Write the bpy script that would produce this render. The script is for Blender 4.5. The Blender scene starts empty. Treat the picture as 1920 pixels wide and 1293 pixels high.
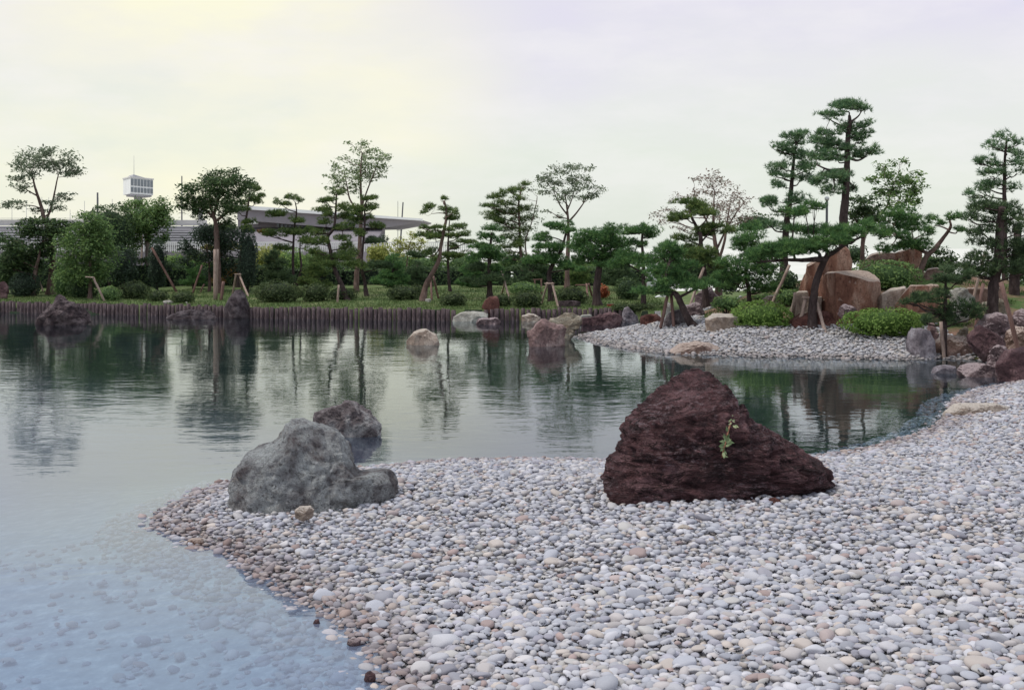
import bpy, bmesh, math, random
import numpy as np
from mathutils import Vector, Matrix, noise
from mathutils.bvhtree import BVHTree

SC = bpy.context.scene
COL = SC.collection
RNG = np.random.default_rng(11)
random.seed(11)

# ------------------------------------------------------------------ camera
CAMZ, FOC, HOR = 2.1, 2400.0, 465.0        # eye height above the pond, focal length and horizon in photo pixels
cam = bpy.data.objects.new("camera", bpy.data.cameras.new("camera"))
COL.objects.link(cam)
cam.location = (0, 0, CAMZ)
cam.rotation_euler = (math.radians(90), 0, 0)
cam.data.sensor_width = 36
cam.data.lens = FOC / 1920 * 36
cam.data.shift_y = -(646.5 - HOR) / 1920
cam.data.clip_start = 0.1
cam.data.clip_end = 4000
SC.camera = cam

# ------------------------------------------------------------------ sky, sun, exposure
SUN_EL, SUN_AZ = 58.0, -100.0               # degrees; azimuth from +Y towards +X
SC.view_settings.view_transform = 'Standard'
SC.view_settings.look = 'None'
SC.view_settings.gamma = 1
SC.view_settings.use_curve_mapping = False
SC.view_settings.exposure = 0.38
w = bpy.data.worlds.new("World")
SC.world = w
w.use_nodes = True
nt = w.node_tree
nt.nodes.clear()
def wn(t, **k):
    n = nt.nodes.new(t)
    for a, b in k.items(): setattr(n, a, b)
    return n
tc = wn('ShaderNodeTexCoord')
sep = wn('ShaderNodeSeparateXYZ'); nt.links.new(tc.outputs['Generated'], sep.inputs[0])
ramp = wn('ShaderNodeValToRGB')
# broken cloud noise bends the height bands so that the overcast reads as cloud
mp = wn('ShaderNodeMapping'); mp.inputs['Scale'].default_value = (1.6, 1.6, 5.0)
nt.links.new(tc.outputs['Generated'], mp.inputs[0])
n1 = wn('ShaderNodeTexNoise'); n1.inputs['Scale'].default_value = 2.2; n1.inputs['Detail'].default_value = 7; n1.inputs['Roughness'].default_value = 0.55
nt.links.new(mp.outputs[0], n1.inputs['Vector'])
ma = wn('ShaderNodeMath', operation='MULTIPLY_ADD'); ma.inputs[1].default_value = 0.22; ma.inputs[2].default_value = -0.11
nt.links.new(n1.outputs['Fac'], ma.inputs[0])
ad = wn('ShaderNodeMath', operation='ADD'); nt.links.new(sep.outputs['Z'], ad.inputs[0]); nt.links.new(ma.outputs[0], ad.inputs[1])
nt.links.new(ad.outputs[0], ramp.inputs[0])
cr = ramp.color_ramp
STOPS = [(0.0, (.66, .70, .64)), (0.07, (.70, .735, .67)), (0.13, (.725, .725, .73)), (0.20, (.69, .665, .765)),
         (0.29, (.52, .61, .79)), (0.55, (.80, .88, .98)), (1.0, (1.08, 1.12, 1.18))]
cr.elements[0].position, cr.elements[0].color = STOPS[0][0], (*STOPS[0][1], 1)
cr.elements[1].position, cr.elements[1].color = STOPS[-1][0], (*STOPS[-1][1], 1)
for p_, c_ in STOPS[1:-1]:
    e = cr.elements.new(p_); e.color = (*c_, 1)
# warm thin cloud low in the sky ahead and to the left
dt = wn('ShaderNodeVectorMath', operation='DOT_PRODUCT')
dt.inputs[1].default_value = Vector((-0.24, 1.0, 0.13)).normalized()
nrm = wn('ShaderNodeVectorMath', operation='NORMALIZE'); nt.links.new(tc.outputs['Generated'], nrm.inputs[0])
nt.links.new(nrm.outputs[0], dt.inputs[0])
mr = wn('ShaderNodeMapRange'); mr.inputs['From Min'].default_value = 0.965; mr.inputs['From Max'].default_value = 1.0
mr.inputs['To Max'].default_value = 1.0; mr.interpolation_type = 'SMOOTHSTEP'
nt.links.new(dt.outputs['Value'], mr.inputs['Value'])
mm = wn('ShaderNodeMath', operation='MULTIPLY'); nt.links.new(mr.outputs[0], mm.inputs[0])
mr2 = wn('ShaderNodeMapRange'); mr2.inputs['From Min'].default_value = 0.32; mr2.inputs['From Max'].default_value = 0.62
nt.links.new(n1.outputs['Fac'], mr2.inputs['Value']); nt.links.new(mr2.outputs[0], mm.inputs[1])
mixw = wn('ShaderNodeMix', data_type='RGBA'); nt.links.new(mm.outputs[0], mixw.inputs['Factor'])
nt.links.new(ramp.outputs[0], mixw.inputs['A']); mixw.inputs['B'].default_value = (.88, .85, .65, 1)
n2 = wn('ShaderNodeTexNoise'); n2.inputs['Scale'].default_value = 5.5; n2.inputs['Detail'].default_value = 8; n2.inputs['Roughness'].default_value = 0.62
nt.links.new(mp.outputs[0], n2.inputs['Vector'])
mr3 = wn('ShaderNodeMapRange'); mr3.inputs['From Min'].default_value = 0.46; mr3.inputs['From Max'].default_value = 0.68; mr3.inputs['To Max'].default_value = 0.35
nt.links.new(n2.outputs['Fac'], mr3.inputs['Value'])
mixc = wn('ShaderNodeMix', data_type='RGBA'); nt.links.new(mr3.outputs[0], mixc.inputs['Factor'])
nt.links.new(mixw.outputs['Result'], mixc.inputs['A']); mixc.inputs['B'].default_value = (.84, .81, .82, 1)
sky = wn('ShaderNodeTexSky', sky_type='NISHITA'); sky.sun_disc = False
sky.sun_elevation = math.radians(SUN_EL); sky.sun_rotation = math.radians(SUN_AZ)
b1 = wn('ShaderNodeBackground'); b1.inputs['Strength'].default_value = 0.93; nt.links.new(mixc.outputs['Result'], b1.inputs['Color'])
b2 = wn('ShaderNodeBackground'); b2.inputs['Strength'].default_value = 0.06; nt.links.new(sky.outputs[0], b2.inputs['Color'])
mixs = wn('ShaderNodeMixShader'); mixs.inputs[0].default_value = 0.10
nt.links.new(b1.outputs[0], mixs.inputs[1]); nt.links.new(b2.outputs[0], mixs.inputs[2])
out = wn('ShaderNodeOutputWorld'); nt.links.new(mixs.outputs[0], out.inputs[0])

sl = bpy.data.lights.new("sun", 'SUN'); sl.energy = 1.5; sl.angle = math.radians(11); sl.color = (1, .95, .84)
so = bpy.data.objects.new("sun", sl); COL.objects.link(so)
el, az = math.radians(SUN_EL), math.radians(SUN_AZ)
sd = Vector((math.sin(az) * math.cos(el), math.cos(az) * math.cos(el), math.sin(el)))
so.rotation_euler = sd.to_track_quat('Z', 'Y').to_euler()
so.location = sd * 40

# ------------------------------------------------------------------ photo measurements -> places in the world
CR = {'A': (0, 240, 3.2324), 'B': (300, 240, 3.2324), 'C': (580, 240, 3.2324), 'D': (860, 280, 3.2324), 'E': (1140, 280, 3.2324),
      'F': (1400, 180, 3.804), 'G': (1420, 420, 4.309), 'H': (1600, 230, 2.5875), 'R': (700, 540, 3.84), 'S': (1180, 500, 6.4),
      'T': (1500, 660, 3.802), 'U': (280, 720, 3.692), 'V': (1060, 660, 3.5556), 'W': (1720, 480, 5.39), 'L': (240, 430, 5.053),
      'K': (0, 400, 5.879), 'N': (0, 0, 1.0)}
def P(c, x, y):
    ox, oy, s = CR[c]
    return ox + x / s, oy + y / s
def W(px, py, d):
    return Vector(((px - 960) * d / FOC, d, CAMZ - (py - HOR) * d / FOC))
def W0(px, py):
    d = CAMZ * FOC / (py - HOR)
    return ((px - 960) * d / FOC, d)
def WX(px, d):
    return ((px - 960) * d / FOC, d)

# ------------------------------------------------------------------ helpers
def link(o):
    COL.objects.link(o); return o
def mk(name, V, F, mat=None, parent=None, smooth=False, col=None, tint=None, loc=None):
    """one mesh object from arrays; F is (n,3) or (n,4) or a list of tuples"""
    me = bpy.data.meshes.new(name)
    V = np.asarray(V, dtype=np.float32)
    if isinstance(F, np.ndarray):
        n, k = F.shape
        me.vertices.add(len(V)); me.vertices.foreach_set('co', V.ravel())
        me.loops.add(n * k); me.loops.foreach_set('vertex_index', F.astype(np.int32).ravel())
        me.polygons.add(n); me.polygons.foreach_set('loop_start', np.arange(0, n * k, k, dtype=np.int32))
        me.polygons.foreach_set('loop_total', np.full(n, k, dtype=np.int32))
        me.update(calc_edges=True)
    else:
        me.from_pydata([tuple(map(float, v)) for v in V], [], F)
        me.update()
    if smooth:
        me.polygons.foreach_set('use_smooth', np.ones(len(me.polygons), dtype=bool))
    if col is not None:
        a = me.attributes.new('col', 'FLOAT_COLOR', 'POINT')
        c4 = np.ones((len(V), 4), dtype=np.float32); c4[:, :3] = col
        a.data.foreach_set('color', c4.ravel())
    if tint is not None:
        a = me.attributes.new('tint', 'FLOAT', 'POINT')
        a.data.foreach_set('value', np.asarray(tint, dtype=np.float32))
    if mat: me.materials.append(mat)
    o = bpy.data.objects.new(name, me)
    link(o)
    if parent is not None: o.parent = parent
    if loc is not None: o.location = loc
    return o
def tag(o, label=None, cat=None, group=None, kind=None):
    if label: o['label'] = label
    if cat: o['category'] = cat
    if group: o['group'] = group
    if kind: o['kind'] = kind
    return o
def empty(name, loc, label, cat, group=None):
    o = link(bpy.data.objects.new(name, None))
    o.location = loc; o.empty_display_size = 0.2
    return tag(o, label, cat, group)

class MB:
    def __init__(s): s.V = []; s.F = []
    def add(s, V, F):
        b = len(s.V); s.V += [tuple(v) for v in V]; s.F += [tuple(i + b for i in f) for f in F]; return s
    def box(s, x0, x1, y0, y1, z0, z1):
        return s.add([(x0, y0, z0), (x1, y0, z0), (x1, y1, z0), (x0, y1, z0), (x0, y0, z1), (x1, y0, z1), (x1, y1, z1), (x0, y1, z1)],
                     [(0, 3, 2, 1), (4, 5, 6, 7), (0, 1, 5, 4), (1, 2, 6, 5), (2, 3, 7, 6), (3, 0, 4, 7)])
    def prism(s, front, back):
        n = len(front)
        return s.add(list(front) + list(back), [tuple(range(n)), tuple(range(2 * n - 1, n - 1, -1))] +
                     [(i, i + n, (i + 1) % n + n, (i + 1) % n) for i in range(n)])
    def tube(s, pts, rad, n=8, cap=True, wob=0.0):
        pts = [Vector(p) for p in pts]
        m = len(pts); V = []; up = None
        for i, p in enumerate(pts):
            t = (pts[min(i + 1, m - 1)] - pts[max(i - 1, 0)]).normalized()
            if up is None:
                up = t.orthogonal().normalized()
            up = (up - t * up.dot(t)).normalized()
            sd_ = t.cross(up)
            for k in range(n):
                a = 2 * math.pi * k / n
                r = rad[i] * (1 + (random.uniform(-wob, wob) if wob else 0))
                V.append(p + (up * math.cos(a) + sd_ * math.sin(a)) * r)
        F = [(i * n + k, i * n + (k + 1) % n, (i + 1) * n + (k + 1) % n, (i + 1) * n + k) for i in range(m - 1) for k in range(n)]
        if cap: F += [tuple(range(n - 1, -1, -1)), tuple(range((m - 1) * n, m * n))]
        return s.add(V, F)
    def build(s, name, mat, parent=None, smooth=False, org=None):
        V = np.array(s.V, dtype=float)
        if org is not None: V = V - np.array(org)
        o = mk(name, V, s.F, mat, parent, smooth)
        return o

def smooth_path(pts, n=5):
    """Catmull-Rom through 3-D points"""
    pts = [Vector(p) for p in pts]
    if len(pts) < 3: return [pts[0].lerp(pts[-1], i / n) for i in range(n + 1)]
    q = [pts[0] * 2 - pts[1]] + pts + [pts[-1] * 2 - pts[-2]]
    r = []
    for i in range(1, len(q) - 2):
        for k in range(n):
            t = k / n
            r.append(0.5 * ((2 * q[i]) + (q[i + 1] - q[i - 1]) * t + (2 * q[i - 1] - 5 * q[i] + 4 * q[i + 1] - q[i + 2]) * t * t +
                            (-q[i - 1] + 3 * q[i] - 3 * q[i + 1] + q[i + 2]) * t ** 3))
    r.append(pts[-1]); return r

# ------------------------------------------------------------------ materials
class NM:
    def __init__(s, name):
        s.m = bpy.data.materials.new(name); s.m.use_nodes = True
        s.t = s.m.node_tree; s.t.nodes.clear()
        s.out = s.n('ShaderNodeOutputMaterial')
    def n(s, t, **k):
        n = s.t.nodes.new(t)
        for a, b in k.items(): setattr(n, a, b)
        return n
    def l(s, a, b): s.t.links.new(a, b)
    def coord(s, scale=(1, 1, 1), kind='Object'):
        c = s.n('ShaderNodeTexCoord'); m = s.n('ShaderNodeMapping'); m.inputs['Scale'].default_value = scale
        s.l(c.outputs[kind], m.inputs[0]); return m.outputs[0]
    def noise(s, vec, scale, detail=5, rough=.6, dist=0):
        n = s.n('ShaderNodeTexNoise'); s.l(vec, n.inputs['Vector'])
        n.inputs['Scale'].default_value = scale; n.inputs['Detail'].default_value = detail
        n.inputs['Roughness'].default_value = rough; n.inputs['Distortion'].default_value = dist
        return n.outputs['Fac']
    def ramp(s, fac, stops):
        r = s.n('ShaderNodeValToRGB'); s.l(fac, r.inputs[0]); e = r.color_ramp.elements
        e[0].position, e[0].color = stops[0][0], (*stops[0][1], 1)
        e[1].position, e[1].color = stops[-1][0], (*stops[-1][1], 1)
        for p, c in stops[1:-1]:
            x = e.new(p); x.color = (*c, 1)
        return r.outputs[0]
    def mix(s, fac, a, b, blend='MIX'):
        m = s.n('ShaderNodeMix', data_type='RGBA', blend_type=blend)
        for k, v in (('Factor', fac), ('A', a), ('B', b)):
            i = m.inputs[k]
            if k == 'Factor': i = m.inputs[0]
            if isinstance(v, (int, float)): i.default_value = v
            elif isinstance(v, tuple): i.default_value = (*v, 1)
            else: s.l(v, i)
        return m.outputs['Result']
    def math(s, op, a, b=0.0, c=None):
        m = s.n('ShaderNodeMath', operation=op)
        for i, v in enumerate((a, b, c)):
            if v is None: continue
            if isinstance(v, (int, float)): m.inputs[i].default_value = v
            else: s.l(v, m.inputs[i])
        return m.outputs[0]
    def bump(s, h, strength=.5, dist=.02, normal=None):
        b = s.n('ShaderNodeBump'); b.inputs['Strength'].default_value = strength; b.inputs['Distance'].default_value = dist
        s.l(h, b.inputs['Height'])
        if normal is not None: s.l(normal, b.inputs['Normal'])
        return b.outputs[0]
    def attr(s, name, out='Fac'):
        a = s.n('ShaderNodeAttribute'); a.attribute_name = name; return a.outputs[out]
    def bsdf(s, col, rough=.8, normal=None, spec=.3, metal=0):
        b = s.n('ShaderNodeBsdfPrincipled')
        if isinstance(col, tuple): b.inputs['Base Color'].default_value = (*col, 1)
        else: s.l(col, b.inputs['Base Color'])
        if isinstance(rough, (int, float)): b.inputs['Roughness'].default_value = rough
        else: s.l(rough, b.inputs['Roughness'])
        b.inputs['Specular IOR Level'].default_value = spec; b.inputs['Metallic'].default_value = metal
        if normal is not None: s.l(normal, b.inputs['Normal'])
        s.l(b.outputs[0], s.out.inputs[0]); return b

def rock_mat(name, c1, c2, c3, scale=3.0, spots=(.5, .48, .45), spot=.62, bump=.5, rough=.85, squash=1.0, cracks=.5, strata=0., lit_top=None):
    """stone in three mineral tones with lichen flecks, veins and a pitted grain"""
    s = NM(name); v = s.coord((1, 1, squash))
    a = s.noise(v, scale, 8, .62, .4)
    base = s.ramp(a, [(.38, c1), (.50, c2), (.61, c3)])
    b = s.noise(v, scale * 6, 6, .7)
    lich = s.ramp(b, [(spot, (0, 0, 0)), (spot + .1, (1, 1, 1))])
    big = s.noise(v, scale * .6, 3, .5)
    bigm = s.ramp(big, [(.45, (0, 0, 0)), (.62, (1, 1, 1))])
    col = s.mix(s.math('MULTIPLY', s.math('MULTIPLY', lich, bigm), .75), base, spots)
    vo = s.n('ShaderNodeTexVoronoi', feature='DISTANCE_TO_EDGE'); vo.inputs['Scale'].default_value = scale * 1.6
    wv = s.n('ShaderNodeVectorMath', operation='ADD'); s.l(v, wv.inputs[0])
    wn_ = s.n('ShaderNodeTexNoise'); wn_.inputs['Scale'].default_value = scale * 1.5; s.l(v, wn_.inputs['Vector'])
    s.l(wn_.outputs['Color'], wv.inputs[1]); s.l(wv.outputs[0], vo.inputs['Vector'])
    crack = s.ramp(vo.outputs['Distance'], [(0.0, (0, 0, 0)), (.035, (1, 1, 1))])
    col = s.mix(s.math('MULTIPLY', s.math('SUBTRACT', 1.0, crack), cracks), col, tuple(x * .35 for x in c1))
    f = s.noise(v, scale * 22, 5, .75)
    f = s.ramp(f, [(.36, (0, 0, 0)), (.64, (1, 1, 1))])
    col = s.mix(s.math('MULTIPLY', f, .42), col, tuple(x * .40 for x in c2))
    if strata:
        sv = s.coord((1.3, 1.3, 6.5))
        st = s.noise(sv, 1.5, 5, .6, 1.6)
        cl = s.ramp(s.math('ABSOLUTE', s.math('SUBTRACT', st, .5)), [(0, (0, 0, 0)), (.022, (.55, .55, .55)), (.06, (1, 1, 1))])
        col = s.mix(s.math('MULTIPLY', s.math('MULTIPLY', s.math('SUBTRACT', 1.0, cl), strata), s.ramp(s.noise(s.coord(), 3.2, 4, .6), [(.40, (.1, .1, .1)), (.56, (1, 1, 1))])), col, tuple(x * .22 for x in c1))
        fl = s.ramp(s.noise(s.coord((1, 1, 2.2)), 19, 4, .7), [(.60, (0, 0, 0)), (.70, (1, 1, 1))])
        col = s.mix(s.math('MULTIPLY', fl, .5), col, tuple(min(1, x * 1.9) for x in c3))
        a = s.math('ADD', s.math('MULTIPLY', a, .5), s.math('ADD', s.math('MULTIPLY', st, 1.1), s.math('MULTIPLY', cl, .35)))
    if lit_top:  # upward faces painted paler, as if lit by the sky above
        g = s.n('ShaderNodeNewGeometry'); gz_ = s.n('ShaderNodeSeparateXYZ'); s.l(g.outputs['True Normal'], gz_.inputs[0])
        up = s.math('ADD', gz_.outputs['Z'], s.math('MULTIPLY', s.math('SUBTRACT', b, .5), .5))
        col = s.mix(s.math('MULTIPLY', s.ramp(up, [(.34, (0, 0, 0)), (.62, (1, 1, 1))]), .75), col, lit_top)
    pit = s.ramp(s.noise(v, scale * 9, 5, .72, .6), [(.36, (1, 1, 1)), (.44, (0, 0, 0))])
    col = s.mix(s.math('MULTIPLY', pit, .62), col, tuple(x * .38 for x in c1))
    b = s.math('SUBTRACT', b, s.math('MULTIPLY', pit, .35))
    h = s.math('ADD', s.math('MULTIPLY', a, .8), s.math('ADD', s.math('MULTIPLY', b, .45), s.math('MULTIPLY', f, -.10)))
    h = s.math('ADD', h, s.math('MULTIPLY', crack, .12 * cracks))
    s.bsdf(col, rough, s.bump(h, min(1, bump * 1.3), .14), .25)
    return s.m

def leaf_mat(name, dark, mid, light, trans=.38, rough=.6):
    s = NM(name)
    c = s.ramp(s.attr('tint'), [(0, dark), (.5, mid), (1, light)])
    b = s.n('ShaderNodeBsdfPrincipled'); s.l(c, b.inputs['Base Color']); b.inputs['Roughness'].default_value = rough
    b.inputs['Specular IOR Level'].default_value = .2
    t = s.n('ShaderNodeBsdfTranslucent'); s.l(c, t.inputs['Color'])
    m = s.n('ShaderNodeMixShader'); m.inputs[0].default_value = trans
    s.l(b.outputs[0], m.inputs[1]); s.l(t.outputs[0], m.inputs[2]); s.l(m.outputs[0], s.out.inputs[0])
    return s.m

def bark_mat(name, c1, c2, c3, scale=9):
    s = NM(name); v = s.coord((1, 1, .35))
    a = s.noise(v, scale, 7, .7, .8)
    f = s.noise(v, scale * 4, 5, .7)
    col = s.ramp(a, [(.3, c1), (.5, c2), (.7, c3)])
    s.bsdf(col, .9, s.bump(s.math('ADD', a, s.math('MULTIPLY', f, .4)), .8, .03), .15)
    return s.m

def plain_mat(name, c, rough=.7, var=.25, scale=4, metal=0, spec=.3, bump=.1):
    s = NM(name); v = s.coord()
    a = s.noise(v, scale, 7, .65)
    col = s.ramp(a, [(.3, tuple(x * (1 - var) for x in c)), (.7, tuple(min(1, x * (1 + var)) for x in c))])
    s.bsdf(col, rough, s.bump(a, bump, .02), spec, metal); return s.m

M = {}
M['rock_maroon'] = rock_mat('rock_maroon', (.054, .024, .028), (.145, .066, .072), (.28, .15, .16), 3.4, (.40, .30, .325), .50, .9, .95, 2.0, .6, .95)
M['rock_grey'] = rock_mat('rock_grey', (.16, .13, .133), (.43, .43, .44), (.64, .66, .665), 4.4, (.46, .40, .35), .54, .8, .85, 1, .5)
M['rock_mottle'] = rock_mat('rock_mottle', (.08, .058, .062), (.21, .175, .18), (.42, .40, .40), 3.5, (.55, .50, .47), .58, .6, .7, 1, .5)
M['rock_dark'] = rock_mat('rock_dark', (.04, .025, .03), (.115, .082, .088), (.25, .195, .20), 2.6, (.35, .30, .31), .62, .9, .85, 1.4, .7)
M['rock_lava'] = rock_mat('rock_lava', (.06, .042, .048), (.13, .10, .11), (.24, .20, .21), 5.0, (.42, .35, .36), .58, 1.0, .9, 1, .6)
M['rock_pale'] = rock_mat('rock_pale', (.26, .24, .21), (.42, .40, .36), (.55, .54, .49), 2.5, (.62, .6, .56), .6, .45, .85, 1.5, .3)
M['rock_pink'] = rock_mat('rock_pink', (.19, .115, .112), (.36, .235, .225), (.50, .37, .35), 2.8, (.6, .48, .43), .57, .7, .85, 1, .5)
M['rock_tan'] = rock_mat('rock_tan', (.23, .165, .125), (.38, .30, .25), (.52, .45, .39), 2.5, (.6, .52, .45), .6, .5, .85, 1.3, .4, lit_top=(0.54, 0.48, 0.43))
M['rock_slab'] = rock_mat('rock_slab', (.28, .21, .15), (.48, .40, .31), (.62, .56, .46), 3.0, (.65, .6, .52), .6, .8, .85, 2.0, .7)
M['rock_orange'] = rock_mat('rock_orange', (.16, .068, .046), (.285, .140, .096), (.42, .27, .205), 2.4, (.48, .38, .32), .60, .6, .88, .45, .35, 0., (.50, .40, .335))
M['rock_red'] = rock_mat('rock_red', (.07, .025, .022), (.15, .062, .050), (.24, .12, .10), 2.0, (.36, .25, .22), .62, .6, .85, 1, .5)
M['rock_buff'] = rock_mat('rock_buff', (.25, .18, .14), (.40, .31, .255), (.52, .43, .37), 2.0, (.55, .46, .4), .6, .5, .88, .7, .35, lit_top=(0.52, 0.45, 0.39))
M['rock_lilac'] = rock_mat('rock_lilac', (.12, .10, .115), (.27, .235, .26), (.40, .37, .40), 3.0, (.5, .46, .5), .6, .5, .85, 1, .4)
M['rock_mauve'] = rock_mat('rock_mauve', (.09, .058, .064), (.21, .145, .15), (.36, .265, .27), 2.4, (.44, .34, .35), .6, .6, .85, 1.2, .5, lit_top=(0.4, 0.32, 0.325))
M['rock_purple'] = rock_mat('rock_purple', (.06, .030, .036), (.145, .080, .086), (.27, .17, .175), 2.4, (.34, .22, .25), .62, .6, .85, 1.2, .5)
M['rock_brown'] = rock_mat('rock_brown', (.14, .085, .065), (.27, .175, .145), (.38, .27, .23), 2.2, (.45, .36, .33), .6, .5, .85, 1.6, .4, lit_top=(0.46, 0.37, 0.325))

PINE = {'deep': leaf_mat('pine_needles_deep', (0.038, 0.084, 0.034), (0.087, 0.183, 0.066), (0.201, 0.333, 0.105)),
        'mid': leaf_mat('pine_needles_mid', (0.047, 0.084, 0.030), (0.108, 0.170, 0.055), (0.237, 0.291, 0.090)),
        'blue': leaf_mat('pine_needles_blue', (0.054, 0.109, 0.058), (0.121, 0.219, 0.108), (0.255, 0.364, 0.178)),
        'black': leaf_mat('pine_needles_dark', (0.033, 0.054, 0.029), (0.070, 0.114, 0.055), (0.148, 0.208, 0.093)),
        'olive': leaf_mat('pine_needles_olive', (0.107, 0.105, 0.026), (0.228, 0.219, 0.053), (0.401, 0.343, 0.086)),
        'rust': leaf_mat('pine_needles_rust', (0.161, 0.084, 0.026), (0.296, 0.166, 0.050), (0.401, 0.261, 0.072))}
LEAF = {'dark': leaf_mat('leaves_dark', (0.030, 0.053, 0.026), (0.063, 0.107, 0.046), (0.145, 0.204, 0.078)),
        'mid': leaf_mat('leaves_mid', (0.058, 0.107, 0.040), (0.122, 0.204, 0.072), (0.254, 0.357, 0.114)),
        'green': leaf_mat('leaves_green', (0.072, 0.133, 0.037), (0.164, 0.266, 0.072), (0.316, 0.430, 0.121)),
        'lime': leaf_mat('leaves_lime', (.060, .115, .024), (.140, .235, .050), (.270, .380, .100)),
        'yellow': leaf_mat('leaves_yellowish', (0.157, 0.174, 0.042), (0.303, 0.327, 0.078), (0.509, 0.490, 0.143)),
        'azalea': leaf_mat('leaves_azalea', (.026, .040, .016), (.062, .092, .036), (.135, .165, .070)),
        'bluegreen': leaf_mat('leaves_bluegreen', (0.109, 0.153, 0.086), (0.230, 0.297, 0.157), (0.413, 0.471, 0.257)),
        'grey': leaf_mat('leaves_grey', (0.092, 0.120, 0.083), (0.173, 0.215, 0.139), (0.296, 0.339, 0.221)),
        'rose': leaf_mat('leaves_rose', (.24, .15, .135), (.30, .235, .20), (.23, .26, .19)),
        'red': leaf_mat('leaves_red', (0.206, 0.056, 0.029), (0.362, 0.112, 0.054), (0.484, 0.184, 0.086)),
        'navy': leaf_mat('leaves_blackish', (0.025, 0.037, 0.026), (0.044, 0.070, 0.046), (0.088, 0.126, 0.077))}
M['bark'] = bark_mat('pine_bark', (.022, .015, .014), (.055, .038, .036), (.11, .08, .075))
M['bark_pale'] = bark_mat('pale_bark', (.12, .09, .075), (.22, .17, .15), (.34, .28, .25))
M['bark_brown'] = bark_mat('brown_bark', (.06, .038, .032), (.13, .085, .072), (.22, .155, .135))
M['pole'] = bark_mat('prop_wood', (.18, .125, .105), (.30, .22, .185), (.42, .33, .285), 8)
M['pole_dark'] = bark_mat('old_prop_wood', (.09, .05, .042), (.17, .10, .085), (.26, .17, .15), 6)
# ------------------------------------------------------------------ lie of the land (pond surface is z = 0)
POLY_N = [(-1.5, -4.2), (-1.2, 1.0), (-0.85, 4.6), W0(762, 1293), W0(715, 1215), W0(650, 1155), W0(590, 1128), W0(530, 1095), W0(470, 1060),
          W0(432, 1026), W0(385, 1022), W0(335, 998), W0(300, 985), W0(318, 958), W0(360, 934), W0(430, 905), W0(560, 890), W0(735, 876), W0(830, 866),
          W0(1000, 862), W0(1130, 866), W0(1300, 862), W0(1550, 856), W0(1640, 842), W0(1700, 824), W0(1760, 805), W0(1790, 775), W0(1800, 748),
          W0(1850, 730), W0(1915, 716), (9.6, 21.2), (30, 21.5), (44.5, 21.5), (44.5, -4.2)]
POLY_I = [W0(1085, 631), W0(1120, 643), W0(1180, 654), W0(1255, 663), W0(1400, 668), W0(1560, 671), W0(1690, 675), W0(1760, 672), W0(1840, 673),
          W0(1890, 690), W0(1935, 702), (12, 20.9), (44.5, 21.0), (44.5, 75.2), (4.9, 75.2), (4.6, 38.5), (4.2, 35.2), (3.2, 33.3)]
POLY_F = [(-48.2, 48), WX(-200, 44.5), WX(0, 42), WX(340, 39.8), WX(500, 38.2), WX(850, 37.05), WX(940, 37.3), WX(1085, 37.3), WX(1170, 36.9), WX(1250, 36.2),
          (44.5, 36.0), (44.5, 75.2), (-48.2, 75.2)]
def sdf(poly, X, Y):
    """signed distance to a polygon, positive inside"""
    X = np.asarray(X, float); Y = np.asarray(Y, float)
    d2 = np.full(X.shape, 1e9); ins = np.zeros(X.shape, bool)
    n = len(poly)
    for i in range(n):
        ax, ay = poly[i]; bx, by = poly[(i + 1) % n]
        ex, ey = bx - ax, by - ay
        t = np.clip(((X - ax) * ex + (Y - ay) * ey) / (ex * ex + ey * ey + 1e-12), 0, 1)
        d2 = np.minimum(d2, (X - ax - t * ex) ** 2 + (Y - ay - t * ey) ** 2)
        if ay != by:
            c = ((ay > Y) != (by > Y)) & (X < ex * (Y - ay) / (by - ay) + ax)
            ins ^= c
    return np.where(ins, 1, -1) * np.sqrt(d2)
def lumps(X, Y):
    return .5 * np.sin(X * 1.7 + .6 * np.sin(Y * 1.3)) * np.cos(Y * 1.45 + .7 * np.sin(X * .9)) + .5 * np.sin(X * 4.1 + Y * 2.3 + np.sin(Y * 3.1))
def land(X, Y):
    sN, sI, sF = sdf(POLY_N, X, Y), sdf(POLY_I, X, Y), sdf(POLY_F, X, Y)
    lm = lumps(X, Y)
    zN = np.where(sN > 0, .56 * (1 - np.exp(-sN * .20)) + .022 * lm * np.clip(sN, 0, 1), -.55 * (1 - np.exp(np.minimum(sN, 0) * .38)))
    bump = 1.05 * np.exp(-((X - 10.0) ** 2 / 34 + (Y - 33.0) ** 2 / 25)) * np.clip((sI - .6) / 2.5, 0, 1)
    zI = np.where(sI > 0, .46 * (1 - np.exp(-sI * .45)) + bump + .02 * lm * np.clip(sI, 0, 1), -.7 * (1 - np.exp(np.minimum(sI, 0) * .5)))
    zF = np.where(sF > 0, .31 + .026 * np.clip(sF, 0, 11) + .03 * lm * np.clip(sF / 3, 0, 1), -.7)
    return np.maximum(np.maximum(zN, zI), zF), sN, sI, sF
def gz(x, y):
    return float(land(np.array([x]), np.array([y]))[0][0])
def hit(px, py, d0=4.0, d1=74.0):
    """distance at which the photo ray through (px, py) meets the ground or the water"""
    d = np.arange(d0, d1, .04)
    z = np.maximum(land((px - 960) * d / FOC, d)[0], 0.0)
    r = CAMZ - (py - HOR) * d / FOC
    k = np.argmax(r <= z)
    return float(d[k]) if r[k] <= z[k] else d1

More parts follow.
